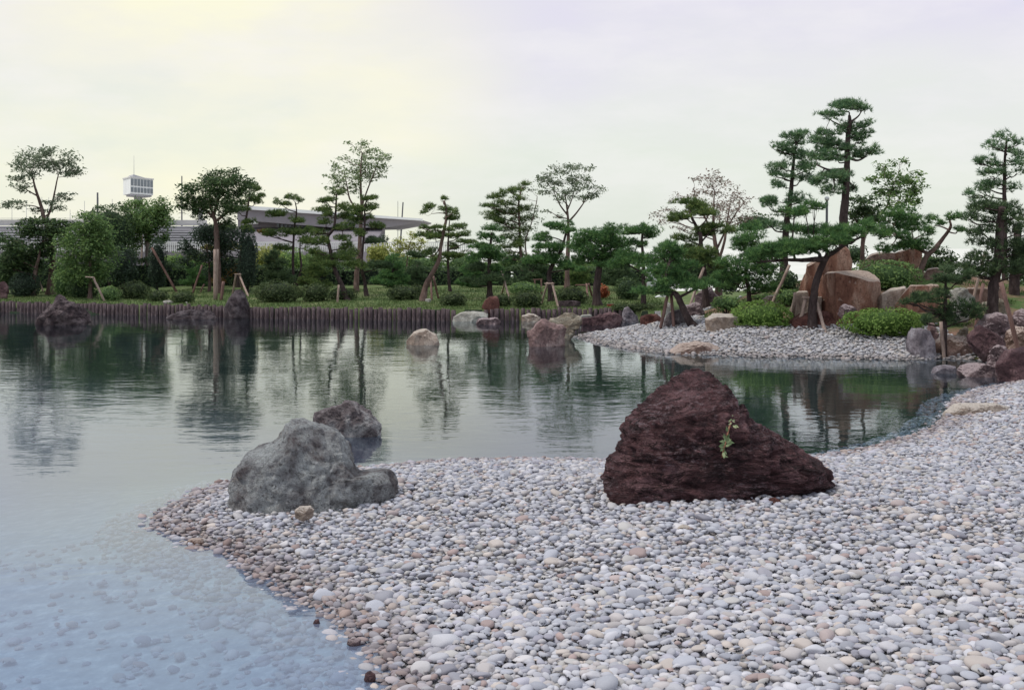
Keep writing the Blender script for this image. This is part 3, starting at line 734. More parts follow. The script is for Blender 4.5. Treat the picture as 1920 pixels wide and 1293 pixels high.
for a in [
    ('rock', 'jagged dark rock at the water under the tall sparse tree', 'A', [(215, 1185), (235, 1150), (290, 1095), (315, 1060), (330, 1030), (360, 1020), (400, 1045), (450, 1065), (500, 1090), (545, 1135), (542, 1168), (480, 1185), (400, 1195), (280, 1195)], 'rock_dark', .7, dict(n=5, amp=.05, freq=3, e=.9, sink=.3)),
    ('rock', 'tall cone shaped lava rock against the log wall below the small tripod', 'B', [(385, 1155), (390, 1090), (420, 1030), (455, 985), (490, 980), (515, 1010), (540, 1070), (557, 1155)], 'rock_lava', .8, dict(n=5, amp=.03, freq=4, e=.9, sink=.3)),
    ('rock', 'long low flat rock lying in the water left of the cone rock', 'B', [(30, 1152), (80, 1122), (180, 1105), (280, 1105), (350, 1122), (378, 1148), (330, 1158), (150, 1160)], 'rock_lava', .5, dict(n=5, amp=.05, freq=3, sink=.3)),
    ('rock', 'lone pale angular rock standing in open water', 'R', [(235, 408), (240, 380), (290, 320), (330, 298), (380, 293), (440, 325), (488, 345), (475, 405), (350, 412)], 'rock_buff', .75, dict(n=5, amp=.02, e=.6, facets=10, sink=.4)),
    ('rock', 'long pale rounded rock at the end of the log wall', 'R', [(555, 240), (580, 205), (630, 175), (700, 168), (790, 168), (825, 185), (825, 220), (770, 243), (650, 243)], 'rock_pale', .6, dict(n=5, amp=.03, e=.85, facets=4, sink=.3)),
    ('rock', 'small low pinkish rock in front of the upright dark red stone', 'R', [(740, 250), (760, 218), (830, 212), (900, 215), (935, 238), (860, 257), (780, 262)], 'rock_mauve', .6, dict(n=5, sink=.3)),
    ('stone', 'upright dark red stone standing at the end of the lawn', 'R', [(780, 215), (785, 130), (810, 80), (845, 58), (890, 62), (908, 80), (908, 215), (840, 220)], 'rock_red', .7, dict(n=5, amp=.025, e=.6, facets=8, d=37.25, sink=.35)),
    ('rock', 'pale tan rock in the water before the short log wall', 'R', [(1050, 238), (1075, 200), (1120, 182), (1170, 195), (1215, 215), (1200, 242)], 'rock_tan', .7, dict(n=5, sink=.3)),
    ('rock', 'blocky pink rock rising from the water beside the leaning slab', 'R', [(1125, 415), (1122, 370), (1102, 335), (1108, 312), (1150, 288), (1180, 245), (1215, 218), (1250, 228), (1300, 258), (1350, 270), (1387, 290), (1382, 350), (1364, 418), (1250, 424)], 'rock_pink', .8, dict(n=5, amp=.035, e=.7, facets=9, sink=.45)),
    ('rock', 'broad pale cream slab tilted behind the blocky pink rock', 'R', [(1230, 228), (1330, 208), (1370, 183), (1430, 178), (1480, 203), (1512, 230), (1498, 278), (1450, 302), (1400, 325), (1340, 340), (1250, 340)], 'rock_slab', .6, dict(n=5, amp=.045, freq=3.5, e=.75, facets=9, ledge=.012, d=29.2, sink=.3)),
    ('stone', 'dark flat topped stone block with white flecks below the tripod pine', 'R', [(1330, 150), (1330, 95), (1400, 88), (1490, 95), (1505, 160), (1420, 165)], 'rock_dark', .5, dict(n=5, amp=.02, e=.5, d=38.2, sink=.25)),
    ('rock', 'low dark brown rock shelf at the far edge of the pond', 'R', [(1490, 268), (1500, 215), (1580, 205), (1650, 200), (1700, 175), (1750, 180), (1800, 212), (1800, 265), (1650, 268)], 'rock_purple', .5, dict(n=5, amp=.05, e=.75, facets=9, sink=.3)),
    ('rock', 'small flat pale stone lying on the dark rock shelf', 'R', [(1480, 212), (1500, 192), (1570, 190), (1588, 208), (1540, 216)], 'rock_pale', .6, dict(n=4, d=36.2, sink=.03)),
    ('rock', 'pointed grey rock at the far right end of the log wall', 'R', [(1800, 252), (1795, 190), (1810, 150), (1835, 138), (1870, 170), (1905, 205), (1908, 247)], 'rock_lilac', .8, dict(n=5, amp=.05, sink=.3)),
    ('rock', 'flat dark red rock beside the pointed grey rock', 'S', [(120, 690), (130, 600), (200, 575), (390, 565), (400, 690), (250, 705)], 'rock_red', .5, dict(n=5, amp=.04, e=.65, sink=.3)),
    ('rock', 'sloping grey rock behind the legs of the leaning pine tripod', 'S', [(380, 720), (420, 620), (470, 560), (560, 500), (620, 500), (680, 620), (740, 720), (560, 725)], 'rock_mottle', .6, dict(n=5, amp=.05, e=.8, sink=.2)),
    ('rock', 'purple grey rock behind the curved trunk of the leaning pine', 'S', [(600, 700), (640, 470), (760, 430), (850, 450), (900, 560), (880, 690), (760, 720)], 'rock_mauve', .7, dict(n=5, amp=.05, e=.8, d=29.6, sink=.2)),
    ('rock', 'pinkish rock under the branches behind the leaning pine', 'S', [(780, 470), (790, 340), (900, 260), (1040, 250), (1090, 330), (1060, 440), (900, 500)], 'rock_mauve', .6, dict(n=5, amp=.05, e=.75, d=32, sink=.5)),
    ('rock', 'squat tan block with a flat top on the gravel beside the light green bush', 'S', [(930, 770), (915, 640), (925, 620), (1010, 560), (1120, 548), (1260, 556), (1318, 600), (1310, 680), (1285, 750), (1100, 775)], 'rock_tan', .7, dict(n=5, amp=.03, e=.6, facets=9, sink=.2)),
    ('rock', 'flat pale slab stepping from the gravel shore into the water', 'S', [(460, 1020), (540, 970), (620, 920), (780, 905), (960, 910), (1060, 950), (1110, 1000), (1110, 1035), (900, 1050), (650, 1040)], 'rock_brown', .55, dict(n=5, amp=.03, e=.7, facets=6, sink=.2)),
    ('rock', 'rounded tan block behind the light green bush with a prop on it', 'G', [(28, 660), (45, 600), (110, 572), (205, 572), (218, 650), (120, 680)], 'rock_tan', .7, dict(n=5, e=.65, d=29.5, sink=.3)),
    ('rock', 'small rounded pink stone in front of the great orange boulder', 'G', [(655, 725), (665, 670), (700, 650), (780, 652), (800, 690), (765, 725), (700, 748)], 'rock_mauve', .8, dict(n=5, e=.8, d=26.35, sink=.15)),
    ('rock', 'flat dark red rock ledge under the trunk of the tripod pine', 'G', [(240, 825), (260, 778), (350, 725), (480, 715), (600, 715), (680, 770), (715, 835), (560, 838), (400, 832)], 'rock_red', .5, dict(n=5, amp=.05, e=.7, facets=8, sink=.2)),
    ('rock', 'tall speckled lilac grey rock at the right end of the gravel shore', 'G', [(1215, 1065), (1208, 920), (1240, 845), (1320, 835), (1390, 860), (1425, 950), (1455, 1072), (1330, 1088)], 'rock_lilac', .8, dict(n=5, amp=.02, e=.75, facets=7, sink=.35)),
    ('rock', 'low broad brown rock at the water below the small dark pine', 'H', [(400, 1128), (395, 1060), (440, 1025), (540, 1035), (600, 1070), (632, 1122), (540, 1138)], 'rock_brown', .7, dict(n=5, amp=.03, e=.8, sink=.3)),
    ('rock', 'small pinkish stone tucked behind the lilac grey rock', 'H', [(350, 1010), (362, 972), (395, 972), (415, 1030), (390, 1070)], 'rock_pink', .9, dict(n=4, d=25.2, sink=.2)),
    ('rock', 'dark brown wedge rock below the spreading small dark pine', 'H', [(548, 1085), (560, 1030), (610, 990), (660, 1000), (720, 1050), (730, 1090), (640, 1098)], 'rock_purple', .8, dict(n=5, amp=.04, e=.75, facets=9, d=23.4, sink=.35)),
    ('boulder', 'large brown boulder below the foot of the tall leaning prop', 'H', [(585, 1080), (600, 990), (640, 935), (690, 922), (755, 932), (790, 985), (785, 1060), (730, 1095)], 'rock_mauve', .8, dict(n=5, amp=.04, e=.75, facets=9, d=24.2, sink=.4)),
    ('rock', 'mauve ledge rock right of the tall leaning prop', 'H', [(770, 975), (785, 918), (830, 910), (900, 915), (920, 985), (840, 1000)], 'rock_mauve', .8, dict(n=5, d=24.6, sink=.4)),
    ('rock', 'moss stained ledge under the mauve ledge rock', 'H', [(735, 1085), (750, 1010), (800, 990), (900, 1000), (920, 1080)], 'rock_brown', .7, dict(n=5, d=23.6, sink=.4)),
    ('rock', 'craggy rounded rock leaning on the big purple boulder at the inlet', 'H', [(648, 1170), (660, 1105), (700, 1080), (735, 1085), (765, 1110), (740, 1170), (690, 1180)], 'rock_mauve', .9, dict(n=5, amp=.07, d=20.9, sink=.3)),
    ('boulder', 'big dark purple boulder at the head of the inlet', 'H', [(680, 1205), (700, 1160), (755, 1105), (828, 1090), (930, 1095), (960, 1160), (940, 1240), (745, 1245)], 'rock_purple', .8, dict(n=5, amp=.035, e=.75, d=20.0, sink=.35)),
    ('rock', 'thin flat mauve slab in the inlet', 'H', [(368, 1219), (372, 1206), (395, 1184), (450, 1174), (490, 1180), (505, 1222), (430, 1226)], 'rock_lilac', .8, dict(n=5, amp=.03, e=.6, facets=8, d=21.4, sink=.2)),
    ('rock', 'peaked flat slab between the thin mauve slab and the purple boulder', 'H', [(495, 1224), (505, 1200), (520, 1176), (600, 1166), (670, 1178), (700, 1208), (735, 1243), (620, 1249)], 'rock_mauve', .8, dict(n=5, amp=.03, e=.6, facets=9, d=20.8, sink=.2)),
    ('rock', 'long cracked tan rock on the water edge of the beach near the inlet', 'T', [(1005, 470), (1030, 425), (1110, 372), (1180, 360), (1300, 365), (1400, 365), (1515, 390), (1505, 425), (1390, 445), (1310, 478), (1130, 482)], 'rock_tan', .42, dict(n=5, amp=.03, e=.7, facets=9, sink=.15, base=(1820, 780))),
    ('rock', 'pale speckled rock behind the small dark pine', 'W', [(330, 420), (345, 350), (420, 330), (500, 345), (570, 410), (520, 430)], 'rock_pale', .7, dict(n=5, d=26.5, sink=.5)),
    ('rock', 'pale buff slab stack right of the tall dark pine trunk', 'W', [(640, 560), (640, 480), (720, 450), (820, 430), (900, 465), (915, 560), (800, 585)], 'rock_slab', .6, dict(n=5, e=.65, facets=9, ledge=.02, d=27.0, sink=.4)),
    ('rock', 'small pale cream stone showing below the small dark pine', 'W', [(400, 790), (430, 730), (500, 710), (530, 750), (520, 800)], 'rock_slab', .8, dict(n=4, d=24.6, sink=.4)),
    ('rock', 'small dark stone on the lawn behind the dark round shrub', 'K', [(0, 890), (0, 760), (50, 745), (95, 800), (100, 885)], 'rock_purple', .7, dict(n=4, d=44.0, sink=.2)),
    ('rock', 'low pale stone on the grass below the crooked pine', 'R', [(372, 95), (375, 78), (410, 74), (420, 90), (400, 98)], 'rock_pale', .7, dict(n=4, sink=.08)),
    ('stone', 'small pale flat stone between the two small azaleas', 'L', [(325, 690), (340, 675), (400, 672), (440, 692), (380, 700)], 'rock_pale', .6, dict(n=4, sink=.05)),
    ('stone', 'small white stone at the lawn edge below the left azaleas', 'L', [(545, 704), (545, 685), (565, 685), (566, 704)], 'rock_pale', .8, dict(n=3, sink=.03)),
    ('stone', 'whitish round stone seen between the legs of the leaning pine tripod', 'S', [(425, 530), (430, 460), (460, 440), (495, 460), (490, 520), (450, 545)], 'rock_pale', .8, dict(n=4, d=35.5, sink=.5)),
    ('stone', 'pale yellow stone resting against the foot of the grey boulder', 'N', [(553, 970), (553, 955), (562, 948), (582, 947), (589, 955), (586, 970), (570, 974)], 'rock_tan', .7, dict(n=4, e=.9, facets=3, d=9.25, sink=.01)),
    ('stone', 'brown flat stone half out of the water at the tip of the beach', 'U', [(258, 1110), (265, 1080), (300, 1060), (350, 1065), (385, 1080), (375, 1110), (320, 1125)], 'rock_brown', .7, dict(n=4, e=.85, sink=.05)),
    ('stone', 'round brown stone standing alone in the shallow water', 'N', [(650, 1205), (652, 1198), (664, 1194), (676, 1198), (678, 1207), (664, 1212)], 'rock_mauve', .8, dict(n=4, e=1.0, facets=0, amp=.03, sink=.05)),
    ('stone', 'dark round stone in the shallow water nearest the camera', 'N', [(683, 1272), (684, 1262), (694, 1257), (704, 1262), (705, 1273), (694, 1278)], 'rock_purple', .8, dict(n=4, e=1.0, facets=0, amp=.03, sink=.05)),
    ('stone', 'small dark stone in the water off the middle of the pebble edge', 'N', [(587, 1168), (590, 1161), (598, 1160), (600, 1168), (594, 1172)], 'rock_purple', .8, dict(n=4, e=1.0, facets=0, amp=.03, sink=.05)),
    ('stone', 'round buff stone on the pebbles below the maroon boulder', 'N', [(1270, 997), (1270, 988), (1280, 982), (1292, 985), (1296, 994), (1285, 1001)], 'rock_tan', .9, dict(n=4, e=.95, facets=2, sink=.01)),
    ('stone', 'reddish angular stone among pebbles under the point of the maroon boulder', 'V', [(1330, 1010), (1350, 975), (1400, 968), (1440, 990), (1430, 1015), (1380, 1020)], 'rock_red', .8, dict(n=4, e=.8, sink=.01)),
]:
    nm, lb, cp, pl_, mt, dp, kw = a
    grp = {'stone': 'loose stones', 'rock': 'rocks round the pond edge'}.get(nm)
    rock(nm, lb, cp, pl_, mt, dp, group=grp, **kw)

G_ = 'quarried orange boulders on the mound'
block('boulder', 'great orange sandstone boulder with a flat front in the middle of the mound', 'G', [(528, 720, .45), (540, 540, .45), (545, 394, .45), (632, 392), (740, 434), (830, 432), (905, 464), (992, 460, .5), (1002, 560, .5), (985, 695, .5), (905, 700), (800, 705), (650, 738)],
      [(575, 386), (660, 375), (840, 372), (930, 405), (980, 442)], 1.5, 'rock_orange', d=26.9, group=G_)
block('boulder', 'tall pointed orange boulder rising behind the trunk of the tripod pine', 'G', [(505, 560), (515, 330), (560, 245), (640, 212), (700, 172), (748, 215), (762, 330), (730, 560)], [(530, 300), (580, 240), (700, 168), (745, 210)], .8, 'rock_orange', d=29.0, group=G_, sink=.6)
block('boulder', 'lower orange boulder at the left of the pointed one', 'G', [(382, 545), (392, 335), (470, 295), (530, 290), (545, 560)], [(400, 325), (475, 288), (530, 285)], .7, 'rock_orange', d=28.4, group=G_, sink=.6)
block('boulder', 'buff boulder with a rounded top behind the hillside bush', 'G', [(850, 330), (865, 285), (930, 248), (1040, 232), (1125, 236), (1150, 345)], [(930, 242), (1040, 226), (1125, 230)], .7, 'rock_brown', d=32.5, group=G_, sink=.6)
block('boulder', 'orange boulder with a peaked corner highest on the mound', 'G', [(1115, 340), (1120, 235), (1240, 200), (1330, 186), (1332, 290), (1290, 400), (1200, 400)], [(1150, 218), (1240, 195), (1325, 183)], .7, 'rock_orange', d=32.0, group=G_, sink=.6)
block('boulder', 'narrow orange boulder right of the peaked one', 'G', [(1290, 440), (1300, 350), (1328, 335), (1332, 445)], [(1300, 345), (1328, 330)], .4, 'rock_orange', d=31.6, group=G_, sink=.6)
block('boulder', 'low pinkish boulder on the slope behind the small dark pine', 'G', [(1365, 445), (1370, 365), (1450, 355), (1520, 380), (1530, 450)], [(1375, 360), (1450, 350), (1515, 375)], .6, 'rock_brown', d=31, group=G_, sink=.6)
block('boulder', 'slanted pale orange boulder wedged right of the great one', 'G', [(1003, 695), (1010, 562), (1080, 532), (1190, 514), (1212, 560), (1202, 650), (1130, 695)], [(1015, 555), (1080, 526), (1190, 508), (1210, 550)], .7, 'rock_buff', d=27.2, group=G_)
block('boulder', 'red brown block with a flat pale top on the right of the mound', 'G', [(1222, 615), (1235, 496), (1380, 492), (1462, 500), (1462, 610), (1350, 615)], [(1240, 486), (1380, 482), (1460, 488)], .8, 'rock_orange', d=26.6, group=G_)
block('boulder', 'pale upright block behind the legs of the big pine tripod', 'G', [(298, 745), (300, 575), (330, 550), (405, 547), (440, 745)], [(305, 565), (335, 545), (405, 543)], .6, 'rock_buff', d=27.6, group=G_)
block('boulder', 'short buff block under the trunk of the big tripod pine', 'G', [(430, 740), (440, 600), (480, 585), (520, 590), (522, 735)], [(445, 590), (480, 580), (520, 585)], .5, 'rock_buff', d=27.3, group=G_)
block('boulder', 'long pinkish stone block behind the tall dark pine', 'W', [(500, 500), (500, 330), (700, 325), (880, 325), (885, 470), (700, 500)], [(510, 322), (700, 318), (875, 318)], .7, 'rock_brown', d=28.2, group=G_)
# ------------------------------------------------------------------ log retaining walls
M['log'] = bark_mat('weathered_log', (.030, .020, .022), (.095, .070, .074), (.27, .21, .21), 9)
def log_mesh():
    mb = MB()
    h = 1.0; n = 5
    lean = (random.uniform(-.02, .02), random.uniform(-.02, .02))
    pts = [(lean[0] * i / n, lean[1] * i / n, h * i / n - .65) for i in range(n + 1)]
    rad = [random.uniform(.92, 1.06) * .072 for _ in pts]; rad[-1] *= .9
    mb.tube(pts, rad, 9, True, .06); return mb
LOGS = []
def log_wall(label, p0, p1, n_hint=.145, top=(.36, .44)):
    root = None
    a, b = Vector(p0), Vector(p1)
    return a, b
def build_wall(label, pts, skip=()):
    pts = [Vector((*p, 0)) for p in pts]
    root = empty('log_retaining_wall', pts[0], label, 'retaining wall', 'log retaining walls along the far bank')
    seg = [(pts[i + 1] - pts[i]).length for i in range(len(pts) - 1)]; tot = sum(seg)
    n = int(tot / .146)
    for i in range(n + 1):
        t = tot * i / n; k = 0
        while k < len(seg) - 1 and t > seg[k]: t -= seg[k]; k += 1
        p = pts[k].lerp(pts[k + 1], min(1, t / seg[k]))
        if len(LOGS) < 14:
            o = log_mesh().build('log', M['log'], root, True); LOGS.append(o)
        else:
            o = LOGS[random.randrange(14)].copy(); COL.objects.link(o); o.parent = root
        o.rotation_euler = (0, 0, random.uniform(0, 6.28))
        sc = random.uniform(.88, 1.10)
        o.scale = (sc, sc, 1)
        o.location = p - pts[0] + Vector((0, random.uniform(-.02, .02) - .06, random.uniform(-.05, .03)))
    return root
build_wall('long dark log retaining wall holding up the lawn on the far bank', [WX(-30, 42.3), WX(0, 42), WX(340, 39.8), WX(500, 38.2), WX(850, 37.05)])
build_wall('short log retaining wall behind the pink rock and the pale slab', [WX(912, 37.25), WX(1088, 37.3)])
build_wall('shortest log retaining wall next to the pointed grey rock', [WX(1098, 37.25), WX(1172, 36.9)])

# ------------------------------------------------------------------ grass blades on the lawn edge and the mound
s = NM('grass_blade'); 
s.bsdf(s.ramp(s.attr('tint'), [(0, (.040, .075, .020)), (.6, (.085, .135, .040)), (1, (.17, .19, .075))]), .7, None, .2); M['grass'] = s.m
def grass(name, X, Y, Z, hgt, r):
    n = len(X); a = r.uniform(0, 2 * np.pi, n); h = hgt * r.uniform(.5, 1.3, n); wd = .012
    B = np.stack([X, Y, Z], -1)
    side = np.stack([np.cos(a), np.sin(a), np.zeros(n)], -1) * wd
    tip = B + np.stack([r.normal(0, .35, n) * h, r.normal(0, .35, n) * h, h], -1)
    V = np.stack([B - side, B + side, tip], 1).reshape(-1, 3)
    F = np.arange(3 * n).reshape(-1, 3)
    return tag(mk(name, V, F, M['grass'], tint=np.repeat(r.uniform(0, 1, n), 3)), kind='stuff')
r = np.random.default_rng(77)
X = r.uniform(-18, 5, 60000); Y = 36.5 + r.uniform(0, 1, 60000) ** 1.6 * 12
Z, sN, sI, sF = land(X, Y)
k = (sF > .08) & (sI < .2)
grass('grass', X[k], Y[k], Z[k] - .01, .07, r)
X = r.uniform(3, 13, 30000); Y = r.uniform(23.5, 31, 30000)
Z, sN, sI, sF = land(X, Y)
pat = np.sin(X * 2.3 + np.sin(Y * 1.7)) * np.cos(Y * 2.1 + X)
k = (sI > 2.5) & (pat > .1)
grass('grass', X[k], Y[k], Z[k] - .01, .07, r)

# ------------------------------------------------------------------ sports stand behind the garden
M['conc'] = plain_mat('grey_concrete', (.36, .35, .36), .9, .15, .8)
M['conc_light'] = plain_mat('pale_concrete', (.58, .56, .54), .85, .1, .8)
M['soffit'] = plain_mat('dim_soffit', (.24, .22, .23), .9, .12, .5)
M['wallgrey'] = plain_mat('lilac_wall', (.21, .19, .21), .9, .15, .6)
M['white'] = plain_mat('white_paint', (.72, .72, .70), .6, .06, 1)
M['glass'] = plain_mat('window_glass', (.12, .14, .17), .12, .15, .6, 0, .6, 0)
M['pane_daylight'] = plain_mat('daylight_pane', (.80, .80, .80), .15, .05, .6, 0, .5, 0)  # daylight in the stand's openings put into a near-white pane colour
M['steel'] = plain_mat('dark_steel', (.10, .10, .11), .5, .2, 3)
M['fence'] = plain_mat('pale_fence', (.46, .46, .45), .7, .1, 2)
def pbox(mb, x0, x1, y0, y1, d, th):
    a, b = W(x0, y1, d), W(x1, y0, d)
    return mb.box(a.x, b.x, d, d + th, a.z, b.z)
gs = empty('grandstand', W(560, 462, 110), 'long grey sports grandstand with a flat white edged roof behind the pines', 'grandstand')
def gpart(name, mb, mat, parent=gs):
    base = Vector(gs.location) if parent is gs else Vector((0, 0, 0))
    V = np.array(mb.V) - np.array(gs.location)
    return mk(name, V, mb.F, mat, parent)
def prof(px, d, th):
    f = [W(a, b, d) for a, b in px]; k = [p + Vector((0, th, 0)) for p in f]
    return MB().prism(f, k)
gpart('roof', prof([(445, 389), (470, 391), (790, 412), (788, 415), (728, 426), (640, 428), (445, 412)], 108, 14), M['soffit'])
gpart('roof_edge', prof([(444, 384), (470, 386), (792, 410), (792, 414), (470, 393), (444, 391)], 107.6, .38), M['white'])
gpart('wall', prof([(446, 402), (640, 420), (720, 424), (720, 470), (446, 470)], 116, .5), M['wallgrey'])
for (x0, x1, y0, y1) in [(466, 472, 404, 420), (474, 484, 407, 420), (500, 507, 413, 417), (512, 515, 413.5, 417), (534, 537, 415, 418.5), (567, 570, 417, 420.5),
                         (688, 696, 428, 436), (702, 712, 428, 436)]:
    wf = gpart('window', pbox(MB(), x0, x1, y0, y1, 115.75, .2), M['white'])
    gpart('pane', pbox(MB(), x0 + .5, x1 - .5, y0 + .5, y1 - .5, 115.7, .04), M['pane_daylight'], wf)
for i in range(14):
    x0 = 518 + i * 7.6
    y0 = 416 + i * .7
    wf = gpart('window', pbox(MB(), x0, x0 + 6.2, y0 + 3, y0 + 11, 115.8, .16), M['wallgrey'])
    gpart('pane', pbox(MB(), x0 + .6, x0 + 5.6, y0 + 3.6, y0 + 10.4, 115.76, .03), M['glass'], wf)
for (x0, x1, y0) in ((696, 702, 424), (713, 721, 420), (372, 378, 392)):
    gpart('column', pbox(MB(), x0, x1, y0, 468, 112, .5), M['conc'])
for i in range(9):                                                  # terrace steps
    gpart('terrace_step', pbox(MB(), -120, 386, 456 - i * 4.6, 459 - i * 4.6, 100 + i * .9, .95), M['conc'])
for i in range(6):
    gpart('terrace_step', pbox(MB(), 386, 720, 460 - i * 4.2, 463 - i * 4.2, 104 + i * .9, .95), M['conc_light'])
mb = MB()
a = W(-120, 468, 100.9); b = W(720, 420, 110)
mb.prism([Vector((a.x, 100.95, .4)), Vector((b.x, 100.95, .4)), Vector((b.x, 100.95, 2.2)), Vector((a.x, 100.95, 2.2))],
         [Vector((a.x, 110, .4)), Vector((b.x, 110, .4)), Vector((b.x, 110, 3.9)), Vector((a.x, 110, 3.9))])
gpart('terrace_body', mb, M['wallgrey'])
mb = MB()
for px in np.arange(-120, 905, 3.6): pbox(mb, px, px + 1.5, 455.5, 472, 98, .06)
for y in (459.5, 463.5, 467.5): pbox(mb, -120, 905, y, y + .8, 98.02, .05)
tag(gpart('fence_bars', mb, M['fence']), kind='stuff')
gpart('fence_rail', pbox(MB(), -120, 905, 453.5, 455.4, 97.97, .12), M['fence'])
for k, py in enumerate((409, 411.5)):
    gpart('railing', pbox(MB(), -120, 250, py, py + .6, 109, .05), M['conc'])
for px in (-20, 22, 49, 78, 91, 131, 158, 184, 210):
    gpart('railing_post', pbox(MB(), px, px + .5, random.uniform(368, 396), 424, 109.1, .05), M['fence'])
gpart('parapet', pbox(MB(), -120, 386, 412.5, 421, 109.3, .4), M['conc_light'])

bo = empty('control_booth', W(262, 462, 105), 'white boxy glazed control booth raised on a mast above the left trees', 'control booth')
def bpart(name, mb, mat, parent=bo):
    return mk(name, np.array(mb.V) - np.array(bo.location), mb.F, mat, parent)
Aq, Bq, Cq = W(244.5, 465, 104), W(287, 465, 107.5), W(231, 465, 106.8)
Dq = Bq + (Cq - Aq)
def quad_prism(A, B, C, D, z0, z1):
    z = lambda p, h: Vector((p.x, p.y, h))
    return MB().prism([z(A, z0), z(B, z0), z(D, z0), z(C, z0)], [z(A, z1), z(B, z1), z(D, z1), z(C, z1)])
zt, zb = W(0, 333, 104).z, W(0, 363, 104).z
bpart('cabin', quad_prism(Aq, Bq, Cq, Dq, zb, zt), M['white'])
cen = (Aq + Dq) / 2
ex = lambda p, k: cen + (p - cen) * k
bpart('roof', quad_prism(ex(Aq, 1.06), ex(Bq, 1.06), ex(Cq, 1.06), ex(Dq, 1.06), zt, zt + .10), M['conc_light'])
bpart('roof_hump', MB().prism([Vector((p.x, p.y, zt + .10)) for p in (ex(Aq, .8), ex(Bq, .6), ex(Dq, .6), ex(Cq, .8))],
                              [Vector((p.x, p.y, h_)) for p, h_ in ((ex(Aq, .6), zt + .33), (ex(Bq, .45), zt + .16), (ex(Dq, .45), zt + .16), (ex(Cq, .6), zt + .33))]), M['conc'])
bpart('floor_slab', quad_prism(ex(Aq, .95), ex(Bq, .9), ex(Cq, .8), ex(Dq, .8), zb - .14, zb), M['conc'])
U_ = (Bq - Aq); N_ = Vector((U_.y, -U_.x, 0)).normalized() * .03
for row in range(2):
    za, zc = (zb + .14, zb + (zt - zb) * .42) if row == 0 else (zb + (zt - zb) * .52, zt - .07)
    for i in range(7):
        u0, u1 = (i + .16) / 7, (i + .88) / 7
        p0, p1 = Aq + U_ * u0, Aq + U_ * u1
        f = [Vector((p.x, p.y, z_)) for p, z_ in ((p0, za), (p1, za), (p1, zc), (p0, zc))]
        bpart('window', MB().prism([q + N_ for q in f], [q - N_ * .3 for q in f]), M['glass'])
mb = MB(); mb.tube([(cen.x, cen.y, .4), (cen.x, cen.y, zb - .13)], [.35, .35], 12); bpart('mast', mb, M['conc'])
mb = MB(); q = ex(Aq, .55); mb.tube([(q.x, q.y, zt + .1), (q.x, q.y, zt + 1.9)], [.03, .012], 6); bpart('antenna', mb, M['fence'])
def mast(label, px, y0, y1, d, r0, tilt=0, rungs=0):
    e = empty('mast', W(px, y1, d), label, 'mast', 'thin masts behind the stand')
    h = (y1 - y0) * d / FOC
    mb = MB(); mb.tube([(0, 0, -1.5), (tilt, 0, h)], [r0, r0 * .7], 7); mb.build('pole', M['steel'], e)
    for i in range(rungs):
        mb = MB(); mb.box(-.28, .28, -.02, .02, h * (.3 + .12 * i), h * (.3 + .12 * i) + .05); mb.build('crossarm', M['steel'], e)
mast('short dark pole sticking up behind the round dark tree', 183, 361, 440, 103, .10)
mast('tall thin mast behind the big dark tree left of its crown', 341, 330, 430, 112, .07, 0, 2)
mast('thin leaning lattice mast by the right tip of the stand roof', 749, 379, 455, 125, .09, .35, 3)
mast('thin pale antenna mast left of the leaning lattice mast', 746, 377, 455, 126, .03)

# small white house glimpsed between the pines
hs = empty('white_house', W(1236, 556, 50), 'white garden house corner glimpsed behind the leaning tripod pine', 'house')
def hpart(name, mb, mat): return mk(name, np.array(mb.V) - np.array(hs.location), mb.F, mat, hs)
hpart('wall', pbox(MB(), 1212, 1275, 506, 552, 50, 1.6), M['white'])
hpart('roof', pbox(MB(), 1209, 1278, 502.5, 505.8, 49.9, 1.8), M['white'])
hpart('roof_trim', pbox(MB(), 1210, 1277, 505.8, 507.2, 49.93, .05), M['steel'])
hpart('downpipe', pbox(MB(), 1211, 1212.5, 507.2, 552, 49.94, .05), M['bark_brown'])
bs = empty('stone_bench', W(1238, 566, 44), 'low white slab bench on the grass behind the leaning pine', 'bench')
mb = MB(); f = [W(a, b, 42.5) for a, b in ((1219, 560.5), (1252, 560.5), (1252, 552), (1246, 552), (1222, 559))]
mb.prism(f, [p + Vector((0, .5, 0)) for p in f]); mk('seat', np.array(mb.V) - np.array(bs.location), mb.F, M['white'], bs)
for x0 in (1224, 1247):
    mk('leg', np.array(pbox(MB(), x0, x0 + 3, 560.6, 568, 42.6, .3).V) - np.array(bs.location), pbox(MB(), 0, 1, 0, 1, 1, 1).F, M['rock_purple'], bs)
lp_ = empty('lamp_post', W(1551, 520, 33), 'slim lamp post with a white globe half hidden in the tall pines', 'lamp post')
q0, q1 = W(1549, 520, 33), W(1550.5, 376, 33)
mb = MB(); mb.tube([q0 - Vector((0, 0, .8)) - lp_.location, q1 - lp_.location], [.045, .03], 8); mb.build('pole', M['steel'], lp_, True)
gV, gF = ico(3); mk('globe', gV * .062 + np.array(q1 - lp_.location + Vector((0, 0, .05))), gF, M['white'], lp_, True)
rb = hit(1144, 574)
M['redbox'] = plain_mat('red_paint', (.42, .07, .045), .6, .15, 4)
rd = empty('red_box', W(1144, 573, rb), 'small bright red box lying on the lawn by the stout pine', 'box')
a = W(1139, 574, rb); b = W(1150, 570.6, rb)
mk('body', np.array(MB().box(a.x, b.x, rb, rb + .14, a.z - .02, b.z).V) - np.array(rd.location), MB().box(0, 1, 0, 1, 0, 1).F, M['redbox'], rd)
mk('lid', np.array(MB().box(a.x - .01, b.x + .01, rb - .01, rb + .15, b.z + .002, b.z + .02).V) - np.array(rd.location), MB().box(0, 1, 0, 1, 0, 1).F, M['rock_orange'], rd)

